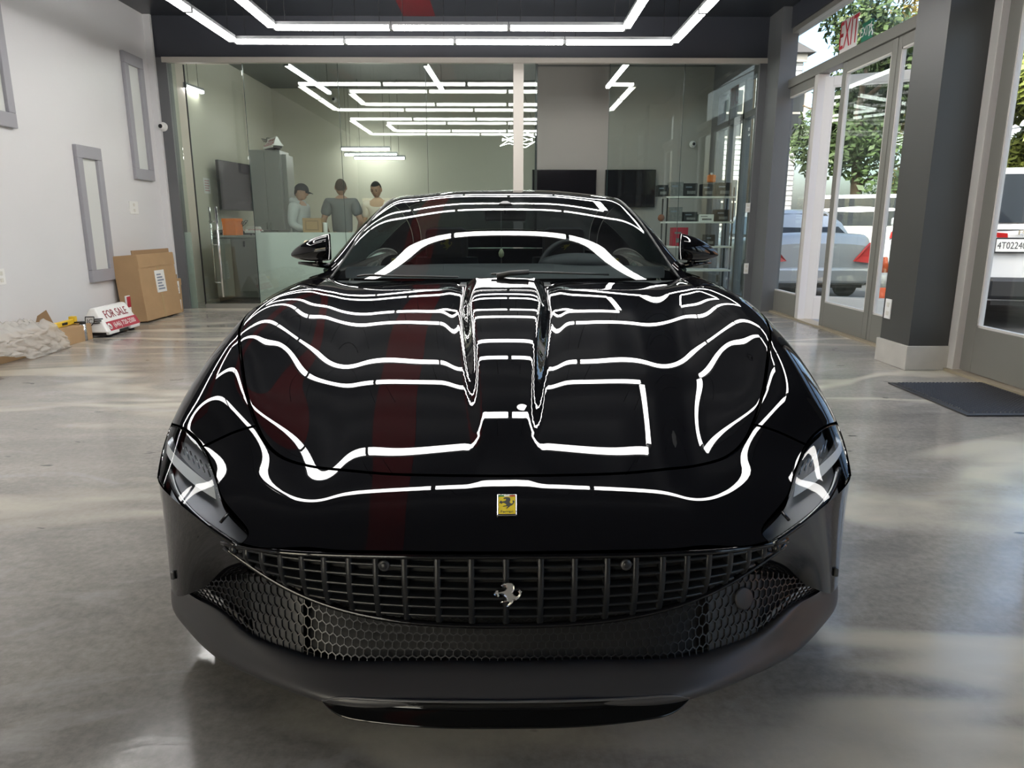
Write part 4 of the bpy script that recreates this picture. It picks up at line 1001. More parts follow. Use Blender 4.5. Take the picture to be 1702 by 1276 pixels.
# car-top sale sign
def sale_sign(name, label, origin, rz, k=1.):
    t = thing(name, label, 'sign', origin, rz)
    # local: x along the length, y towards the back, z up; front face slopes
    L_, B_, H_ = .80 * k, .34 * k, .33 * k
    A = [(-L_ / 2, 0, .055), (L_ / 2, 0, .055), (L_ / 2 - .05, .13, H_), (-L_ / 2 + .05, .13, H_), (-L_ / 2, B_, .055), (L_ / 2, B_, .055), (L_ / 2 - .05, B_ - .12, H_), (-L_ / 2 + .05, B_ - .12, H_)]
    bm = bmesh.new(); V = [bm.verts.new(p) for p in A]
    for f in HEX: bm.faces.new([V[i] for i in f])
    bmesh.ops.bevel(bm, geom=bm.edges[:], offset=.018, segments=3, affect='EDGES', profile=.5)
    shell = MB().bm(bm, None, True).build('shell', mat('sign_shell', (.86, .86, .84), .3), t); ease_mesh(shell, 30)
    MB().box(-L_ / 2 + .03, L_ / 2 - .03, .03, B_ - .03, .02, .06, .01).build('base', MATS['black_plastic'], t)
    for sx in (-1, 1):
        for y in (.06, B_ - .06): MB().lathe([(.03, 0), (.03, .018), (.02, .03)], 14, Matrix.Translation((sx * (L_ / 2 - .12), y, 0))).build('magnet_foot', MATS['rubber'], t)
        MB().box(sx * (L_ / 2 - .24), sx * (L_ / 2 - .03), .004, .04, .03, .07, .008).build('skirt', MATS['sign_shell'], t)
    d = Vector((0, .13, H_ - .055)); M = lambda f, off=.003: frame_M(Vector((0, 0, .055)) + d * f - Vector((1, 0, 0)).cross(d).normalized() * -off, (1, 0, 0), d)
    textmesh('lettering', 'FOR SALE', .118 * k, mat('ink_maroon', (.28, .015, .03), .5), t, M(.66) @ Matrix.Diagonal((1.02, 1.15, 1, 1)), .0008)
    q = MB().box(-L_ * .40, L_ * .47, -.055 * k, .055 * k, -.001, .001); m4 = M(.22, .002); q.v = [tuple(m4 @ Vector(v)) for v in q.v]; band = q.build('phone_band', MATS['sign_red'], t)
    textmesh('phone_number', '(646) 720-2500', .082 * k, MATS['paper_white'], t, M(.22, .004) @ Matrix.Translation((.045, 0, 0)), .0006)
    q = MB().lathe([(.034, 0), (.034, .001)], 20, M(.22, .0035) @ Matrix.Translation((-L_ * .36, 0, 0))); q.build('phone_disc', MATS['paper_white'], t)
    q = MB().tube([(-.016, .012, 0), (-.012, -.008, 0), (.006, -.016, 0)], .005, 6); m5 = M(.22, .0055) @ Matrix.Translation((-L_ * .36, 0, 0)); q.v = [tuple(m5 @ Vector(v)) for v in q.v]; q.build('phone_icon', MATS['ink_maroon'], t)
    # end emblem: winged shield with initials
    dn = Vector((.05, 0, H_ - .055)).normalized(); E = frame_M((-L_ / 2 + .012, B_ * .52, .16), (0, -1, 0), dn); E.translation += -(E.to_3x3() @ Vector((0, 0, 1))) * 0
    nn = E.to_3x3() @ Vector((0, 0, 1))
    if nn.x > 0: nn = -nn
    E.translation += nn * .006
    e = MB()
    for a, b in (((-.055, .055), (.03, .055)), ((.03, .055), (.03, .0)), ((.03, 0), (-.0125, -.05)), ((-.0125, -.05), (-.055, 0)), ((-.055, 0), (-.055, .055))): e.tube([(a[0], a[1], 0), (b[0], b[1], 0)], .005, 6)
    for j, w in enumerate((.085, .07, .055)): e.tube([(.03, .03 - j * .02, 0), (.03 + w, .035 - j * .02, 0)], .006, 6)
    e.v = [tuple(E @ Vector(v)) for v in e.v]; e.build('end_emblem', MATS['black_plastic'], t)
    textmesh('emblem_initials', 'JC', .062, MATS['black_plastic'], t, E @ Matrix.Translation((-.012, .008, .001)), .0006)
    return t
a, b = atZ(178, 558, .03), atZ(238, 540, .03)
sale_sign('sale_sign', 'white car-top sale sign with red phone band against the big carton', (a + b) / 2 * 1. + Vector((0, 0, -.03)), math.atan2((b - a).y, (b - a).x), .9)
p = atZ(232, 490, .40)
t = thing('spare_sign_panel', 'red-edged sign board end peeking between sale sign and big carton', 'sign', (XL + .24, 8.08, 0), R(4))
MB().box(-.02, .0, -.05, .05, 0, .33, .004).build('board', MATS['paper_white'], t); MB().box(.0, .002, -.045, .045, .20, .32).build('red_band', MATS['sign_red'], t)

# big leaning carton and the small one
def carton(name, label, y0, y1, x0, x1, h, lean, labels, group=None):
    t = thing(name, label, 'box', (x0, (y0 + y1) / 2, 0), rot=(0, -lean, 0)); w = (y1 - y0) / 2; d = x1 - x0
    MB().box(0, d, -w, w, 0, h, .004).build('carton_body', MATS['cardboard'], t)
    MB().box(d, d + .003, -.02, .02, h * .0, h).build('packing_tape', MATS['tape'], t)
    MB().box(d, d + .006, -w, w, h * .80, h * .995).build('top_flap', MATS['cardboard'], t)
    MB().box(d - .05, d - .04, -w, w, h - .004, h + .05).build('torn_edge', MATS['cardboard_dark'], t)
    for (a, b, c, e) in labels:
        l = MB().box(d, d + .0075, a, b, c, e).build('label', MATS['paper_white'], t)
        for q in range(6):
            z = c + (e - c) * (.12 + .13 * q); MB().box(d + .0075, d + .008, a + (b - a) * .14, b - (b - a) * (.16 + .12 * (q % 3)), z, z + (e - c) * .07).build('print_line', MATS['print_grey'], l)
    return t
carton('large_carton', 'tall brown carton with white shipping label leaning on the wall', 8.22, 9.12, XL + .08, XL + .36, .76, R(4), [(-.10, .13, .30, .56)])
carton('small_carton', 'small brown carton with two white labels beside the tall carton', 9.14, 9.38, XL + .02, XL + .26, .43, R(0), [(-.07, .05, .24, .40), (-.06, .06, .03, .16)])

# ribbed door mat
t = thing('door_mat', 'black ribbed rubber mat on the floor before the glass door', 'mat', (3.09, 4.51, 0))
MB().box(-.34, .34, -.45, .45, 0, .010, .003).build('mat_base', mat('mat_rubber', (.040, .040, .042), .45), t)
mm = MB()
for i in range(34):
    for k in range(22):
        x = -.30 + .60 * (k + .5) / 22 ; y = -.41 + .82 * (i + .5) / 34; a, b = .0105, .009
        mm.add([(x - a, y - b, .010), (x + a, y - b, .010), (x + a, y + b, .010), (x - a, y + b, .010), (x - a * .5, y, .021), (x + a * .5, y, .021)], [(0, 1, 5, 4), (2, 3, 4, 5), (1, 2, 5), (3, 0, 4)])
mm.build('mat_studs', MATS['mat_rubber'], t)['kind'] = 'stuff'

# ================================================================== THE OFFICE BEHIND THE GLASS
mat('grey_laminate', (.115, .113, .108), .4); mat('locker_grey', (.22, .225, .21), .4); mat('screen_dark', (.012, .011, .014), .08); mat('tv_bezel', (.01, .01, .01), .3)
# television on the left wall
def tv(label, c, w, h, n, screen='screen_dark'):
    t = thing('television', label, 'television', c); t.matrix_basis = frame_M(c, Vector((0, 0, 1)).cross(Vector(n)), (0, 0, 1))
    MB().box(-w / 2, w / 2, -h / 2, h / 2, -.05, 0, .006).build('casing', MATS['tv_bezel'], t)
    MB().box(-w / 2 + .012, w / 2 - .012, -h / 2 + .018, h / 2 - .012, 0, .002).build('screen', MATS[screen], t)
    MB().box(-.15, .15, -.12, .12, -.12, -.05).build('wall_bracket', MATS['black_plastic'], t)
mat('screen_plum', (.075, .062, .072), .25)
a, b = atX(371, 265, XL + .25), atX(420, 351, XL + .25)
tv('wall television with dull plum screen above the grey cabinet', ((a.x + b.x) / 2, (a.y + b.y) / 2, (a.z + b.z) / 2), abs(b.y - a.y), abs(a.z - b.z), (1, -.15, 0), 'screen_plum')
# tall locker
x0, x1 = atY(417, 300, 12.1).x, atY(468, 300, 12.1).x; ztop = atY(440, 249, 12.1).z
t = thing('locker', 'tall grey steel locker cabinet behind the television', 'cabinet', ((x0 + x1) / 2, 12.35, 0)); w = (x1 - x0) / 2
MB().box(-w, w, -.25, .25, 0, ztop, .008).build('body', MATS['locker_grey'], t)
for s in (-1, 1):
    d_ = MB().box(-w + .02 if s < 0 else .004, -.004 if s < 0 else w - .02, -.262, -.25, .08, ztop - .03, .003).build('door', MATS['locker_grey'], t)
    MB().box(s * .03 - .008, s * .03 + .008, -.275, -.262, 1.0, 1.14).build('handle', MATS['steel'], d_)
x0b = atY(481, 300, 12.3).x
t = tag(MB().box(w + (atY(442.5, 300, 12.1).x), x0b, 12.2, 12.6, 0, ztop - .06, .006).build('side_cabinet', MATS['locker_grey']), 'narrow grey cabinet standing against the right of the locker', 'cabinet')
sale_sign('roof_sign', 'white car-top sign lying on top of the tall locker', (atY(442, 249, 12.1).x, 12.15, ztop), R(-55), .62)
# grey base cabinet
x0, x1 = atY(388, 440, 10.35).x, atY(431, 440, 10.35).x; zc = atY(400, 391, 10.35).z
t = thing('base_cabinet', 'dark grey counter cabinet inside the glass door', 'cabinet', (x0 - .13, 10.6, 0))
MB().box(-.13, x1 - x0 + .13, -.25, .3, .08, zc - .03, .005).build('body', MATS['grey_laminate'], t)
MB().box(-.15, x1 - x0 + .15, -.27, .32, zc - .03, zc, .004).build('worktop', MATS['locker_grey'], t)
d_ = MB().box(.14, x1 - x0 + .12, -.262, -.25, .10, zc - .05, .003).build('door', MATS['grey_laminate'], t); MB().box(.30, .33, -.28, -.262, zc - .16, zc - .08, .003).build('handle', MATS['black_plastic'], d_)
MB().box(-.12, .12, -.262, -.25, .10, zc - .05, .003).build('door', MATS['locker_grey'], t)
MB().box(-.12, x1 - x0 + .12, -.22, .28, 0, .08).build('plinth', MATS['black_plastic'], t)
p = atY(386, 377, 10.45)
t = thing('orange_box', 'bright orange box on the grey counter cabinet', 'box', (p.x, 10.45, zc), R(-6))
MB().box(-.10, .10, -.10, .12, 0, .22, .006).build('box_body', MATS['orange_plastic'], t); MB().box(-.105, .105, -.105, .125, .19, .235, .006).build('box_lid', MATS['orange_plastic'], t)
sale_sign('counter_sign', 'small white and red sale sign beside the orange box', (atY(419, 385, 10.42).x, 10.42, zc), R(-4), .36)
# dark desk in the left corner
t = thing('desk', 'dark desk in the office corner behind the glass door', 'desk', (-3.85, 11.5, 0))
MB().box(-.62, .35, -.3, .32, .98, 1.03, .004).build('desk_top', MATS['grey_laminate'], t)
for x in (-.58, .30):
    for y in (-.26, .28): MB().box(x, x + .05, y - .025, y + .025, 0, .98).build('leg', MATS['satin_black'], t)
MB().box(-.58, .33, .27, .29, .2, .98).build('modesty_panel', MATS['satin_black'], t)
t = thing('office_chair', 'black swivel chair tucked under the corner desk', 'chair', (-4.1, 11.28, 0))
MB().box(-.23, .23, -.23, .23, .42, .50, .03).build('seat', MATS['black_plastic'], t); MB().box(-.20, .20, -.28, -.22, .55, .92, .02).build('backrest', MATS['black_plastic'], t)
MB().tube([(0, 0, .08), (0, 0, .42)], .025, 10).build('column', MATS['satin_black'], t); MB().tube([(0, -.18, .46), (0, -.26, .62)], .02, 8).build('back_strut', MATS['satin_black'], t)
for k in range(5):
    a_ = 2 * PI * k / 5; MB().tube([(0, 0, .09), (.26 * math.cos(a_), .26 * math.sin(a_), .06)], .018, 8).build('foot', MATS['satin_black'], t); MB().ball((.26 * math.cos(a_), .26 * math.sin(a_), .026), .026, 10, 6).build('castor', MATS['rubber'], t)
# notice on the wall
c = atX(344, 309, XL); c = atY(344, 309, 10.3); 
t = thing('notice', 'white notice sheet with pink print on the office wall', 'poster', (XL + .01, 11.0, atX(344, 309, XL).z), 0)
pz = atX(338, 295, XL + .01); pz2 = atX(351, 322, XL + .01)
t.location = (XL + .004, (pz.y + pz2.y) / 2, (pz.z + pz2.z) / 2); hy, hz = abs(pz2.y - pz.y) / 2, abs(pz.z - pz2.z) / 2
MB().box(0, .003, -hy, hy, -hz, hz).build('sheet', MATS['paper_white'], t)
for q in range(5): MB().box(.003, .004, -hy * .7, hy * (.7 - .2 * (q % 2)), hz * (.7 - .32 * q) - hz * .1, hz * (.7 - .32 * q)).build('print_line', mat('print_pink', (.55, .22, .25), .6), t)
# counter with carton in front of the people
t = thing('reception_counter', 'pale counter behind the frosted glass where the people stand', 'counter', (atY(540, 385, 10.25).x, 10.25, 0))
MB().box(-.75, .9, -.12, .12, 0, .96, .005).build('counter_body', MATS['white_plastic'], t); MB().box(-.8, .95, -.15, .15, .96, 1.0, .005).build('counter_top', MATS['white_plastic'], t)
p = atY(522, 386, 10.25)
t = thing('open_carton', 'small brown carton on the counter in front of the capped man', 'box', (p.x, 10.25, 1.0))
MB().box(-.13, .13, -.09, .09, 0, .20, .004).build('carton_body', MATS['cardboard'], t); MB().box(-.095, .095, -.094, -.09, .03, .17).build('printed_border', MATS['cardboard_dark'], t); MB().box(-.075, .075, -.096, -.094, .05, .15).build('printed_panel', MATS['cardboard'], t)
t = tag(MB().lathe([(.03, 0), (.035, .13), (.036, .14)], 16, Matrix.Translation((p.x + .17, 10.22, 1.0))).build('paper_cup', MATS['paper_white']), 'white paper cup beside the carton on the counter', 'cup')
# plastic-wrapped bundle low behind the frosted pane
random.seed(9)
p = atZ(500, 488, .0)
rows = [[(atY(490, 470, 10.0).x + (.36 + .03 * math.sin(5 * a_)) * math.cos(a_) * (1 - .5 * t_), 9.90 + .10 * math.sin(a_) * (1 - .4 * t_), .26 * t_ + .02 * math.sin(7 * a_ + 5 * t_)) for a_ in np.linspace(0, 2 * PI, 25)[:-1]] for t_ in np.linspace(0, 1, 7)]
g_ = MB().grid(rows, closed=True); g_.add(rows[-1], [tuple(range(24))]); tag(g_.build('wrapped_bundle', plast), 'clear plastic wrapped bundle on the floor behind the frosted pane', 'bundle')

# televisions on the inner wall
tv('black wall television left of the shelf, nearer the mullion', ((atY(938, 283, 12.5).x), 12.46, atY(938, 283, 12.5).z - .30), abs(atY(992, 283, 12.5).x - atY(885, 283, 12.5).x), .62, (0, -1, 0))
tv('black wall television directly beside the shelving unit', ((atY(1048, 283, 12.5).x), 12.46, atY(1048, 283, 12.5).z - .30), abs(atY(1090, 283, 12.5).x - atY(1006, 283, 12.5).x), .62, (0, -1, 0))
# shelving unit with boxes
YS = 10.35; sx0, sx1 = atY(1108, 326, YS).x, atY(1223, 326, YS).x; szs = [atY(1165, y, YS).z for y in (326, 368, 409, 448)]; szs.append(.12)
t = thing('shelf_unit', 'black framed shelf unit with white shelves by the office window', 'shelf', ((sx0 + sx1) / 2, YS + .17, 0)); w = (sx1 - sx0) / 2
for z in szs: MB().box(-w, w, -.17, .17, z - .025, z, .003).build('shelf_board', MATS['white_plastic'], t)
for x in (-w + .02, w - .02):
    for y in (-.15, .15): MB().tube([(x, y, 0), (x, y, szs[0] + .12)], .012, 8).build('post', MATS['satin_black'], t)
mat('photo_grey', (.20, .20, .205), .4, noise=(30, .6)); mat('box_black', (.018, .019, .022), .4, noise=(25, .6)); mat('box_red', (.45, .03, .06), .45)
cx_ = (sx0 + sx1) / 2
def shelf_box(label, x0p, x1p, yt, k, m, name='product_box', front=None, dy=0.):
    x0, x1 = atY(x0p, 340, YS).x, atY(x1p, 340, YS).x; z0 = szs[k]; h = max(.05, atY(1165, yt, YS).z - z0)
    t = thing(name, label, 'box', ((x0 + x1) / 2, YS + .15 + dy, z0)); w = (x1 - x0) / 2
    MB().box(-w, w, -.09, .09, 0, h, .004).build('box_body', MATS[m], t); MB().box(-w * .75, w * .15, -.092, -.09, h * .66, h * .76).build('title_band', MATS[front or 'print_grey'], t)
    MB().box(-w * .55, w * .7, -.092, -.09, h * .18, h * .42).build('picture_panel', MATS['photo_grey'], t)
shelf_box('black box at the left end of the top shelf', 1094, 1111, 307, 0, 'box_black')
shelf_box('grey photo-printed box on the top shelf', 1114, 1136.5, 302, 0, 'photo_grey')
shelf_box('black box next to the grey one on the top shelf', 1137.5, 1160, 304, 0, 'box_black')
shelf_box('black box under the orange jug on the top shelf', 1168, 1188, 305, 0, 'box_black')
shelf_box('black box at the right end of the top shelf', 1192, 1216, 303, 0, 'box_black')
shelf_box('grey photo-printed box on the second shelf', 1114, 1136.5, 344, 1, 'photo_grey')
shelf_box('black box at the right end of the second shelf', 1193, 1216, 348, 1, 'box_black')
shelf_box('white carton with print on the second shelf', 1164.5, 1190, 356, 1, 'paper_white', front='photo_grey')
shelf_box('dark box behind the white carton on the second shelf', 1139, 1162, 352, 1, 'box_black')
shelf_box('grey and red box on the third shelf by the car mirror', 1122, 1148, 378, 2, 'box_red', front='photo_grey')
shelf_box('dark box at the right of the third shelf', 1178, 1194, 390, 2, 'box_black')
p = atY(1182, 303, YS + .12)
t = thing('orange_jug', 'orange jug with white cap standing on the top shelf boxes', 'jug', (p.x, YS + .12, p.z)); MB().box(-.055, .055, -.04, .04, 0, .10, .012).build('jug_body', MATS['orange_plastic'], t); MB().lathe([(.02, .10), (.02, .13)], 12).build('cap', MATS['white_plastic'], t)
MB().tube([(-.03, 0, .10), (0, 0, .12), (.03, 0, .10)], .008, 6).build('jug_handle', MATS['orange_plastic'], t)
p = atY(1098, 374, YS)
tag(MB().ball((atY(1099, 358, YS + .1).x, YS + .1, szs[1] + .052), (.05, .05, .05)).build('leather_ball', mat('brown_leather', (.22, .08, .045), .5)), 'brown ball at the left end of the second shelf', 'ball')
dome_camera(atY(1151, 240, 12.58), (0, -1, 0), 'dark dome camera high on the inner office wall')
dome_camera(Vector((atY(556, 166, YO - .02).x, YO - .02, atY(556, 166, YO - .02).z)), (0, -1, 0), 'small dome camera high on the far office wall')
wall_plate(atY(1243, 345, YG - .04), (0, -1, 0), 'upper white switch plate on the grey jamb right of the shelf', .06, .12)
wall_plate(atY(1240, 446, YG - .04), (0, -1, 0), 'lower white socket plate on the grey jamb right of the shelf', .06, .14, 'socket_plate', 'socket')

# office lamps: depth-wise tubes near the glass, glowing bars for far-wall reflections, hex pendant
OG = 'LED tubes in the office'
for (a, b, lab) in (((475, 107), (548, 155), 'left depthwise LED tube in the office'), ((707, 107), (735, 150), 'middle depthwise LED tube in the office'), ((1043, 105), (1010, 145), 'right depthwise LED tube in the office'), ((306, 143), (337, 154), 'short LED tube at the far left of the office')):
    z_ = 3.22 if a[0] != 306 else 3.0
    tube_lamp(atZ(*a, z_), atZ(*b, z_), lab, OG, w=.06)
for (a, b, Y_, lab) in (((566, 248), (649, 248), 14.3, 'topmost of three glowing bars standing for reflections on the far office wall'), ((572, 258), (661, 257), 14.0, 'middle of three glowing bars standing for reflections on the far office wall'), ((588, 264), (674, 262), 13.7, 'lowest of three glowing bars standing for reflections on the far office wall')):  # no lamps: glowing bars stand for tube light mirrored on the wall
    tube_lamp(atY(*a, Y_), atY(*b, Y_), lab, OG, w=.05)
p = atY(860, 232, 13.0)
t = thing('hexagon_pendant', 'white zigzag ring pendant lamp behind the mullion', 'lamp', p)
for k in range(3):
    rg = [(.30 * math.cos(PI / 3 * q + .5 * k), .30 * math.sin(PI / 3 * q + .5 * k), -.07 + .07 * k + .035 * (-1) ** q) for q in range(6)]
    MB().tube(rg, .004, 6, closed=True).build('light_ring', MATS['led'], t)
for q in range(3): MB().tube([(.33 * math.cos(2.1 * q), .33 * math.sin(2.1 * q), .08), (0, 0, ZC - p.z)], .003, 5).build('cable', MATS['wire_black'], t)

# ---- people
mat('skin', (.45, .27, .19), .5); mat('hair_dark', (.012, .010, .009), .6, bump=(60, .4)); mat('hair_brown', (.09, .06, .045), .6, bump=(60, .4)); mat('eye_dark', (.02, .015, .012), .2); mat('lip', (.36, .16, .13), .5)
mat('shirt_grey', (.16, .165, .17), .8, bump=(25, .3)); mat('hoodie_light', (.46, .48, .48), .85, bump=(18, .4)); mat('tee_white', (.70, .68, .64), .8); mat('trousers', (.03, .032, .04), .8); mat('cap_black', (.02, .021, .024), .7); mat('shoe', (.03, .03, .03), .5)
def skin_mesh(J, E, root=0, sub=2):
    me = bpy.data.meshes.new('tmp'); me.from_pydata([j[0] for j in J], E, []); o = bpy.data.objects.new('tmp', me); COL.objects.link(o)
    md = o.modifiers.new('skin', 'SKIN'); md.use_smooth_shade = True; md.branch_smoothing = .6
    for i, v in enumerate(me.skin_vertices[0].data):
        r_ = J[i][1]; v.radius = (r_, r_) if not hasattr(r_, '__len__') else r_; v.use_root = (i == root)
    o.modifiers.new('sub', 'SUBSURF').levels = sub
    bpy.context.view_layer.update(); m = bpy.data.meshes.new_from_object(o.evaluated_get(bpy.context.evaluated_depsgraph_get())); bpy.data.objects.remove(o)
    bm = bmesh.new(); bm.from_mesh(m); bpy.data.meshes.remove(m); return bm
def person(label, loc, rz, top, hair, arms, hunch=0., sleeve='short', headpitch=0., cap=False, h=1.72):
    t = thing('person', label, 'person', loc, rz); k = h / 1.72; t.scale = (k, k, k)
    sp = [((0, 0, .95), (.15, .11)), ((0, .01, 1.12), (.135, .10)), ((0, -.01 - hunch * .4, 1.32), (.165, .11)), ((0, -.01 - hunch * .7, 1.44), (.09, .075)), ((0, -.03 - hunch, 1.53), (.055, .055))]
    J = list(sp); E = [(0, 1), (1, 2), (2, 3), (3, 4)]
    for s, (el, wr) in zip((-1, 1), arms):
        i = len(J); J += [((s * .175, -hunch * .5, 1.41), .062), (el, .043), (((Vector(el) + Vector(wr)) / 2)[:], .038), (wr, .027)]; E += [(3, i), (i, i + 1), (i + 1, i + 2), (i + 2, i + 3)]
        d = (Vector(wr) - Vector(el)).normalized(); sd = d.cross(Vector((0, 0, 1))).normalized(); pm = Vector(wr) + d * .06; n_ = len(J); J.append((pm[:], (.036, .018))); E.append((i + 3, n_))
        for q, (off, ln) in enumerate(((-.03, .07), (-.01, .085), (.01, .08), (.028, .06))):
            m0 = len(J); b_ = pm + d * .045 + sd * off; J += [(b_[:], .0095), ((b_ + d * ln * .5 + Vector((0, 0, -.008)))[:], .009), ((b_ + d * ln + Vector((0, 0, -.028)))[:], .008)]; E += [(n_, m0), (m0, m0 + 1), (m0 + 1, m0 + 2)]
        m0 = len(J); J += [((Vector(wr) + d * .03 + sd * -.045)[:], .011), ((Vector(wr) + d * .08 + sd * -.06)[:], .009)]; E += [(i + 3, m0), (m0, m0 + 1)]
    for s in (-1, 1):
        i = len(J); J += [((s * .09, 0, .88), .095), ((s * .10, -.02, .50), .062), ((s * .10, .02, .10), .042), ((s * .11, -.10, .045), .038), ((s * .115, -.17, .035), .03)]; E += [(0, i)] + [(i + q, i + q + 1) for q in range(4)]
    body = MB().bm(skin_mesh(J, E), None, True)
    HM = Matrix.Translation((0, -.045 - hunch * 1.05, 1.625)) @ Matrix.Rotation(headpitch, 4, 'X')
    bm = bmesh.new(); bmesh.ops.create_uvsphere(bm, u_segments=28, v_segments=20, radius=1)
    for v in bm.verts:                                   # shape a head: jaw, brow, nose, chin
        x, y, z = v.co; fx = .078 * (1 - .22 * max(0, -z) ** 1.5); fy = .098; zz = .118 * z
        yy = y * fy * (1 - .12 * max(0, -z)); xx = x * fx
        if y < -.6 and abs(x) < .22 and -.25 < z < .15: yy -= .020 * (1 - abs(x) / .22) * (1 - max(0, z) / .15 if z > 0 else 1)
        if y < -.5 and z < -.7: yy -= .012
        v.co = Vector((xx, yy, zz))
    body.bm(bm, HM, True)
    for s in (-1, 1): body.ball(HM @ Vector((s * .079, .01, -.005)), (.012, .022, .032), 10, 8)
    bd = body.build('body', MATS['skin'], t)
    for s in (-1, 1): MB().ball(HM @ Vector((s * .03, -.089, .012)), (.011, .006, .007), 10, 8).build('eye', MATS['eye_dark'], bd); MB().tube([HM @ Vector((s * .017, -.094, .032)), HM @ Vector((s * .045, -.086, .034))], .004, 6).build('eyebrow', MATS[hair], bd)
    MB().tube([HM @ Vector((-.022, -.085, -.062)), HM @ Vector((0, -.091, -.060)), HM @ Vector((.022, -.085, -.062))], .005, 6).build('mouth', MATS['lip'], bd)
    bm = bmesh.new(); bmesh.ops.create_uvsphere(bm, u_segments=28, v_segments=20, radius=1)
    kill = [v for v in bm.verts if v.co.z < .42 - 1.05 * max(-.15, min(1.0, v.co.y + .35)) and not (v.co.z > .75)]
    bmesh.ops.delete(bm, geom=kill, context='VERTS')
    for v in bm.verts: v.co = Vector((v.co.x * .084, v.co.y * .105 + .002, v.co.z * .125 + .002))
    MB().bm(bm, HM, True).build('hair', MATS[hair], t)
    if cap:
        rows = [[HM @ Vector((.090 * math.cos(a_) * math.cos(e_), .11 * math.sin(a_) * math.cos(e_) + .0, .035 + .10 * math.sin(e_))) for a_ in np.linspace(0, 2 * PI, 29)[:-1]] for e_ in np.linspace(0, PI / 2 * .98, 9)]
        cp = MB().grid(rows, closed=True).build('cap', MATS['cap_black'], t)
        vr = [[HM @ Vector((.075 * q, -.095 - d_ * (1 - .35 * q * q) * .085, .040 - .02 * d_ - .012 * q * q)) for q in np.linspace(-1, 1, 11)] for d_ in (0, .5, 1)]
        vz = MB().grid(vr); vz.grid([[p + Vector((0, 0, -.005)) for p in r_] for r_ in vr]); vz.build('visor', MATS['cap_black'], cp)
    # clothes
    inf = lambda r_, a: (tuple(q + a for q in r_) if hasattr(r_, '__len__') else r_ + a)
    C = [(p_, inf(r_, a_)) for (p_, r_), a_ in zip(sp[:4], (.018, .022, .034, .034))]; CE = [(0, 1), (1, 2), (2, 3)]
    C[0] = ((0, 0, .90), (.165, .125)); C[3] = ((0, -.01 - hunch * .75, 1.475), (.105, .09))
    for s, (el, wr) in zip((-1, 1), arms):
        i = len(C); e_ = Vector(el); sh = Vector((s * .172, -hunch * .5, 1.425)); C.append((sh[:], .106))
        if sleeve == 'long': C += [(el, .068), ((e_ * .1 + Vector(wr) * .9)[:], .050)]; CE += [(3, i), (i, i + 1), (i + 1, i + 2)]
        else: C += [((sh * .25 + e_ * .75)[:], .076)]; CE += [(3, i), (i, i + 1)]
    MB().bm(skin_mesh(C, CE), None, True).build('top', MATS[top], t)
    if cap:                                              # hood of the hoodie behind the neck
        MB().tube([(-.10, -.05, 1.47), (-.11, .05, 1.49), (0, .11, 1.50), (.11, .05, 1.49), (.10, -.05, 1.47)], [.03, .045, .055, .045, .03], 12).build('hood', MATS[top], t)
    Lg = [((0, 0, .93), (.16, .12))]; LE = []
    for s in (-1, 1):
        i = len(Lg); Lg += [((s * .09, 0, .86), .108), ((s * .10, -.02, .50), .08), ((s * .10, .02, .09), .065)]; LE += [(0, i), (i, i + 1), (i + 1, i + 2)]
    MB().bm(skin_mesh(Lg, LE), None, True).build('trousers', MATS['trousers'], t)
    for s in (-1, 1): MB().box(s * .11 - .048, s * .11 + .048, -.21, .07, 0, .085, .03).build('shoe', MATS['shoe'], t)
    return t
YP = 10.75
fold = [((-.25, .02, 1.14), (-.16, -.20, 1.06)), ((.25, .02, 1.14), (.16, -.20, 1.06))]
person('man in light hoodie and black cap in profile behind the glass', (atY(499, 330, YP).x - .02, YP, 0), R(80), 'hoodie_light', 'hair_dark', fold, sleeve='long', cap=True, h=1.66, headpitch=R(12))
person('man in grey short-sleeved shirt with his back to the glass', (atY(567, 330, YP + .1).x, YP + .1, 0), R(190), 'shirt_grey', 'hair_brown', [((-.27, .02, 1.14), (-.22, -.16, 1.00)), ((.27, .02, 1.14), (.22, -.16, 1.00))], h=1.74, headpitch=R(15))
person('dark haired man in white tee looking down behind the car roof', (atY(629, 330, YP + .5).x, YP + .5, 0), R(-8), 'tee_white', 'hair_dark', fold, h=1.72, hunch=.05, headpitch=R(22))
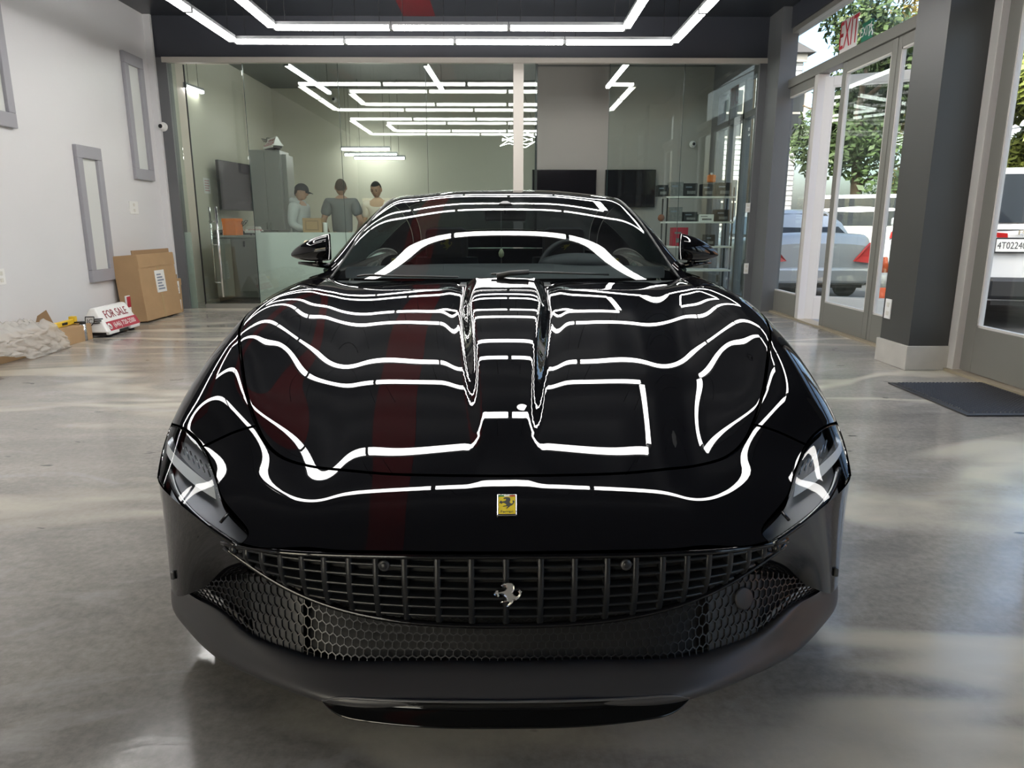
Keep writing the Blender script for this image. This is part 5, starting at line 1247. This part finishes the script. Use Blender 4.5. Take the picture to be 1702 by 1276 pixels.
# ================================================================== THE STREET OUTSIDE
GZ = -.06
mat('asphalt', (.10, .10, .105), .85, noise=(3, .3)); mat('pavement', (.42, .41, .39), .8, noise=(2, .12))
struct(MB().box(XR + .12, 4.9, -14, 30, GZ - .1, GZ + .03).build('floor_pavement', MATS['pavement']))
struct(MB().box(-14, XR + .12, -14, YB - .1, GZ - .1, GZ + .03).build('floor_forecourt', MATS['pavement']))
struct(MB().box(4.9, 40, -14, 60, GZ - .12, GZ).build('floor_road', MATS['asphalt']))
mat('car_white', (.72, .73, .74), .25, coat=.6); mat('car_silver', (.42, .44, .45), .3, .3, coat=.6); mat('auto_glass', (.02, .024, .028), .08, 0., .15); mat('lamp_red', (.55, .02, .02), .2); mat('lamp_clear', (.7, .7, .7), .15)
def street_car(name, label, loc, rz, L_, W_, paint, body, cabin, belt, roof, wr, tail, plate=None, letters=None, cladding=False):
    """rear at y=0, front towards +y; body: [(y, z_bottom, z_top, width factor)], cabin: y of rear base, rear roof, front roof, front base"""
    t = thing(name, label, 'car', loc, rz); hw = W_ / 2
    rows = []
    for y, zb, zt, wf in body:
        w = hw * wf; rows.append([(-w * .92, y, zb), (-w, y, zb + (zt - zb) * .35), (-w * .985, y, zb + (zt - zb) * .72), (-w * .90, y, zt - .02), (-w * .80, y, zt), (0, y, zt + .025), (w * .80, y, zt), (w * .90, y, zt - .02), (w * .985, y, zb + (zt - zb) * .72), (w, y, zb + (zt - zb) * .35), (w * .92, y, zb)])
    sf = Surf(np.array(rows), sym=False); U, V = np.meshgrid(np.linspace(sf.u[0], sf.u[-1], 50), np.linspace(0, sf.v[-1], 60))
    g = sf(U.ravel(), V.ravel()).reshape(60, 50, 3); b = MB().grid(g.tolist()); b.add(g[0].tolist(), [tuple(range(50))]); b.add(g[-1].tolist(), [tuple(range(50))])
    bd = b.build('body', paint, t)
    y0, y1, y2, y3 = cabin; wb, wt = hw * .90, hw * wr
    def sec(y, z, w): return [(-w, y, z), (-w * .97, y, z + .01), (0, y, z + .015), (w * .97, y, z + .01), (w, y, z)]
    prof = [(y0, belt - .03, wb), (y0 + (y1 - y0) * .5, belt + (roof - belt) * .52, (wb + wt) / 2 + .03), (y1, roof - .03, wt), (y1 + .15, roof, wt * .98), ((y1 + y2) / 2, roof + .02, wt), (y2 - .1, roof, wt * .98), (y2, roof - .03, wt), (y2 + (y3 - y2) * .5, belt + (roof - belt) * .5, (wb + wt) / 2 + .02), (y3, belt - .03, wb)]
    rr = []
    for y, z, w in prof:                                  # roof shell cross-sections down to the belt
        rr.append([(-wb if z > belt else -w, y if False else y, belt - .04)] + [(x_, y, z_) for x_, _, z_ in sec(y, z, w)] + [(wb if z > belt else w, y, belt - .04)])
    MB().grid(rr).build('roof', paint, t); 
    gl = MATS['auto_glass']
    def quad(nm, pts, m, d=.006, par=t):
        P = [Vector(p) for p in pts]; n = (P[1] - P[0]).cross(P[2] - P[0]).normalized(); c = sum(P, Vector()) / len(P)
        if n.dot(c - Vector((0, (y0 + y3) / 2, belt))) < 0: n = -n
        return MB().prism([p + n * .004 for p in P], n * d).build(nm, m, par)
    def lerp(a, b, f): return a + (b - a) * f
    def rearp(f, s): return (s * lerp(wb * .92, wt * .88, f), lerp(y0, y1, f) - .012 + .0, lerp(belt + .0, roof - .03, f))
    quad('rear_window', [rearp(.08, -1), rearp(.08, 1), rearp(.93, 1), rearp(.93, -1)], gl)
    def frontp(f, s): return (s * lerp(wb * .92, wt * .88, f), lerp(y3, y2, f), lerp(belt, roof - .03, f))
    quad('windscreen', [frontp(.06, -1), frontp(.06, 1), frontp(.94, 1), frontp(.94, -1)], gl)
    for s in (-1, 1):
        ya, yb, yc, yd = y0 + .38, y1 + .35, y2 - .12, y3 - .42; zl, zh = belt + .03, roof - .10
        wa, wc = wb + .006, wt + (wb - wt) * .14 + .012
        cuts = [0, .30, .66, 1.]
        for q in range(3):
            f0, f1 = cuts[q] + .012, cuts[q + 1] - .012
            quad('side_window', [(s * wa, lerp(ya, yd, f0), zl), (s * wa, lerp(ya, yd, f1), zl), (s * wc, lerp(yb, yc, f1), zh), (s * wc, lerp(yb, yc, f0), zh)], gl)
        for yw in (body[0][0] + L_ * .19, body[0][0] + L_ * .79):
            w_ = MB().lathe([(.20, -.1), (.31, -.1), (.33, -.06), (.33, .06), (.31, .1), (.20, .1)], 28, Matrix.Translation((s * (hw - .10), yw, .33)) @ Matrix.Rotation(PI / 2, 4, 'Y')).build('wheel', MATS['rubber'], t)
            MB().lathe([(.0, -.085), (.2, -.095), (.21, .095), (.0, .085)], 20, Matrix.Translation((s * (hw - .10), yw, .33)) @ Matrix.Rotation(PI / 2, 4, 'Y')).build('rim', MATS['aluminium'], w_)
        T_ = [(s * a, b_, c_) for a, b_, c_ in tail]; MB().prism([(a, b_ - .02, c_) for a, b_, c_ in T_], (s * .016, -.035, 0)).build('tail_lamp', MATS['lamp_red'], t)
        MB().box(s * hw * 1.0, s * (hw + .14), cabin[3] - .55, cabin[3] - .42, belt + .01, belt + .14, .03).build('door_mirror', paint, t)
    zb = body[0][1]
    MB().box(-hw * .88, hw * .88, -.09, .06, zb + .02, zb + .26, .04).build('bumper', MATS['satin_black'] if cladding else paint, t)
    MB().box(-hw * .8, hw * .8, .0, L_ * .95, zb - .05, zb + .12).build('underbody', MATS['black_plastic'], t)
    if plate:
        pl = MB().box(-.17, .17, -.025, 0, -.085, .085, .006).build('plate_frame', MATS['satin_black'], t); pl.location = plate[1]
        MB().box(-.152, .152, -.028, -.025, -.067, .067).build('number_plate', MATS['paper_white'], pl)
        textmesh('plate_number', plate[0], .095, MATS['satin_black'], pl, frame_M((0, -.029, -.004), (1, 0, 0), (0, 0, 1)) @ Matrix.Diagonal((.82, 1.1, 1, 1)), .0008)
    if letters:
        lt = textmesh('tailgate_letters', letters[0], .075, MATS['chrome'], t, frame_M(letters[1], (1, 0, 0), (0, 0, 1)) @ Matrix.Diagonal((2.0, .9, 1, 1)), .003)
    return t
sedan_b = [(0, .26, .86, .90), (.12, .24, .98, .97), (.55, .22, 1.0, 1.), (1.3, .20, .99, 1.), (2.4, .20, .96, 1.), (3.4, .20, .93, 1.), (4.1, .22, .84, .97), (4.45, .26, .66, .86)]
suv_b = [(0, .34, 1.06, .93), (.12, .32, 1.12, .98), (.6, .30, 1.12, 1.), (1.5, .28, 1.10, 1.), (2.6, .28, 1.07, 1.), (3.5, .28, 1.04, 1.), (4.2, .30, .98, .97), (4.55, .34, .78, .88)]
street_car('sedan', 'silver sedan with red tail lamp parked outside the open door', (4.85, 11.1, GZ), R(-3), 4.45, 1.74, MATS['car_silver'], sedan_b, (.75, 1.35, 2.6, 3.35), .97, 1.40, .68,
           [(.50, -.03, .62), (.84, .03, .58), (.88, .16, .88), (.74, .01, .90)], ('', (0, -.09, .70)) if False else None)
street_car('street_suv', 'white SUV with dark rear windows parked beyond the silver sedan', (6.75, 14.0, GZ), R(-32), 4.55, 1.86, MATS['car_white'], suv_b, (.04, .45, 3.0, 3.75), 1.10, 1.74, .78,
           [(.62, -.01, .92), (.88, .05, .92), (.90, .14, 1.06), (.64, .0, 1.04)])
street_car('parked_suv', 'white SUV with lettered tailgate and number plate outside the near door', (6.22, 7.75, GZ), R(-15), 4.7, 1.96, MATS['car_white'], suv_b, (.06, .42, 3.1, 3.8), 1.14, 1.80, .80,
           [(.70, -.01, .96), (.90, .05, .96), (.92, .14, 1.10), (.72, .0, 1.08)], ('4T02240', (-.68, -.035, .95)), ('ROVER', (-.40, -.03, 1.085)), True)
# traffic cone
p = atX(1462, 512, 5.2)
t = thing('traffic_cone', 'orange traffic cone with pale band on the pavement outside', 'cone', (p.x, p.y, GZ))
mat('cone_orange', (.85, .12, .02), .5)
MB().box(-.18, .18, -.18, .18, 0, .04, .01).build('base', MATS['cone_orange'], t); MB().lathe([(.14, .04), (.095, .33)], 24).build('lower_cone', MATS['cone_orange'], t)
MB().lathe([(.095, .33), (.062, .53)], 24).build('pale_band', mat('reflective', (.62, .60, .58), .3), t); MB().lathe([(.062, .53), (.03, .73), (.022, .74)], 24).build('cone_tip', MATS['cone_orange'], t)
# trees
mat('bark', (.10, .075, .05), .9)
def leaf_mat(n, c):
    m = bpy.data.materials.new(n); m.use_nodes = True; nt = m.node_tree; N = nt.nodes.new; b = nt.nodes['Principled BSDF']; b.inputs['Roughness'].default_value = .55
    tc = N('ShaderNodeTexCoord'); nz = N('ShaderNodeTexNoise'); nz.inputs['Scale'].default_value = 1.5; r_ = N('ShaderNodeValToRGB')
    nt.links.new(tc.outputs['Object'], nz.inputs['Vector']); nt.links.new(nz.outputs[0], r_.inputs[0])
    r_.color_ramp.elements[0].position = .35; r_.color_ramp.elements[0].color = (*[q * .6 for q in c], 1); r_.color_ramp.elements[1].position = .7; r_.color_ramp.elements[1].color = (*[min(1, q * 1.5) for q in c], 1)
    nt.links.new(r_.outputs[0], b.inputs['Base Color']); b.inputs['Subsurface Weight'].default_value = 0
    return m
LF = [leaf_mat('leaf_olive', (.14, .17, .035)), leaf_mat('leaf_dark', (.055, .09, .03)), leaf_mat('leaf_gold', (.34, .27, .06))]
def tree(label, x, y, h, rx, seed, m, n=14000):
    rnd = random.Random(seed); t = thing('street_tree', label, 'tree', (x, y, GZ), group='trees across the street')
    tr = MB().tube([(0, 0, 0), (.1, .05, h * .3), (-.05, .1, h * .62), (.05, 0, h * .85)], [.2, .16, .1, .04], 10).build('trunk', MATS['bark'], t)
    for q in range(6):
        a_ = q * 1.05; z = h * (.32 + .07 * q); MB().tube([(0, .05, z), (rx * .35 * math.cos(a_), rx * .35 * math.sin(a_), z + .5), (rx * .7 * math.cos(a_), rx * .7 * math.sin(a_), z + .8)], [.07, .045, .02], 7).build('branch', MATS['bark'], tr)
    V = []; F = []
    cl = [(rnd.uniform(-.7, .7) * rx, rnd.uniform(-.7, .7) * rx, rnd.uniform(.22, .95) * h, rnd.uniform(.35, .6) * rx * .8) for _ in range(16)]
    for _ in range(n):
        cx, cy, cz, cr = rnd.choice(cl); d = Vector((rnd.gauss(0, 1), rnd.gauss(0, 1), rnd.gauss(0, .8))).normalized() * cr * rnd.random() ** .35
        p = Vector((cx, cy, cz)) + d; a = Vector((rnd.gauss(0, 1), rnd.gauss(0, 1), rnd.gauss(0, 1))).normalized(); b = a.orthogonal().normalized(); s = rnd.uniform(.07, .16)
        k = len(V); V += [p - a * s, p + b * s * .5, p + a * s, p - b * s * .5]; F.append((k, k + 1, k + 2, k + 3))
    MB().add(V, F).build('foliage', m, t)['kind'] = 'stuff'
tree('olive green street tree behind the white SUV, seen in the open doorway', 10.0, 21.0, 6.8, 2.4, 3, LF[1])
tree('golden sunlit street tree seen through the far transom', 14.3, 25.8, 10.5, 2.6, 5, LF[2])
tree('dark green street tree right of the doorway', 10.2, 13.9, 7.0, 1.25, 8, LF[0])
# houses across the street
mat('siding', (.58, .61, .66), .7); mat('roof_grey', (.13, .13, .14), .8); mat('brick_orange', (.40, .19, .10), .8); mat('house_glass', (.06, .07, .08), .1)
def house(label, x, y, w, d, h, wins, m='siding', rz=0., roofh=1.6):
    t = thing('house', label, 'house', (x, y, GZ), rz)
    prof = []; n = int(h / .16)
    wl = MB(); 
    for k in range(n):                                   # lapped boards, each row proud at its lower edge
        z0, z1 = k * h / n, (k + 1) * h / n
        for (a, b, nx, ny) in (((0, 0), (w, 0), 0, -1), ((0, d), (0, 0), -1, 0), ((w, 0), (w, d), 1, 0)):
            e = .03; wl.add([(a[0] + nx * e, a[1] + ny * e, z0), (b[0] + nx * e, b[1] + ny * e, z0), (b[0], b[1], z1), (a[0], a[1], z1)], [(0, 1, 2, 3)])
            wl.add([(a[0], a[1], z0), (b[0], b[1], z0), (b[0] + nx * e, b[1] + ny * e, z0), (a[0] + nx * e, a[1] + ny * e, z0)], [(0, 1, 2, 3)])
    wl.build('siding_boards', MATS[m], t)
    rf = MB().prism([(-.3, -.3, h), (w + .3, -.3, h), (w / 2, -.3, h + roofh)], (0, d + .6, 0)).build('roof', MATS['roof_grey'], t)
    MB().box(-.1, w + .1, -.12, -.03, h - .25, h, .01).build('eaves_board', MATS['frame_white'], t)
    for side, a, z, ww, hh in wins:
        if side == 'f': f_ = MB().box(a - .08, a + ww + .08, -.09, -.03, z - .08, z + hh + .08).build('window', MATS['frame_white'], t); MB().box(a, a + ww, -.11, -.088, z, z + hh).build('pane', MATS['house_glass'], f_); MB().box(a, a + ww, -.115, -.10, z + hh / 2 - .03, z + hh / 2 + .03).build('sash_bar', MATS['frame_white'], f_)
        else: f_ = MB().box(-.09, -.03, a - .08, a + ww + .08, z - .08, z + hh + .08).build('window', MATS['frame_white'], t); MB().box(-.11, -.088, a, a + ww, z, z + hh).build('pane', MATS['house_glass'], f_); MB().box(-.115, -.10, a, a + ww, z + hh / 2 - .03, z + hh / 2 + .03).build('sash_bar', MATS['frame_white'], f_)
    return t
house('pale clapboard house across the street seen past the near door', 12.2, 10.0, 9, 9.5, 4.4, [('s', .9, 2.6, .9, 1.3), ('s', 3.0, 2.6, .9, 1.3), ('s', 5.1, 2.7, .55, 1.0), ('s', 5.4, .9, .9, 1.2), ('s', 2.2, .8, 1.0, 1.4), ('f', 2, 2.6, .9, 1.3), ('f', 5.5, 2.6, .9, 1.3)])
house('blue grey clapboard house far down the street', 3.6, 24.5, 6, 8, 6.5, [('f', 1.2, 1.2, .9, 1.4), ('f', 3.2, 1.2, .9, 1.4), ('f', 1.2, 4.0, .9, 1.4), ('f', 3.2, 4.0, .9, 1.4), ('f', 5.2, 4.0, .9, 1.4)])
house('brick toned house down the road on the right', 13.0, -3.0, 8, 10, 5.5, [('s', 1.5, 3, 1, 1.4), ('s', 4.5, 3, 1, 1.4), ('s', 7.0, 3, 1, 1.4), ('s', 4.5, .8, 1, 1.4)], 'brick_orange')
# overhead wires on a pole
t = thing('utility_pole', 'wooden utility pole with overhead wires across the street', 'pole', (7.0, 21.5, GZ))
MB().tube([(0, 0, 0), (0, 0, 9.5)], [.16, .11], 12).build('post', MATS['bark'], t); MB().box(-.9, .9, -.06, .06, 8.6, 8.75).build('crossarm', MATS['bark'], t)
for q, z in enumerate((8.8, 7.4, 6.9, 6.2)): MB().tube([(-.8 + .5 * q, 0, z), (-1.0 + .4 * q, -18, z - .9), (-.8 + .5 * q, -36, z)], .018, 5).build('wire', MATS['wire_black'], t)
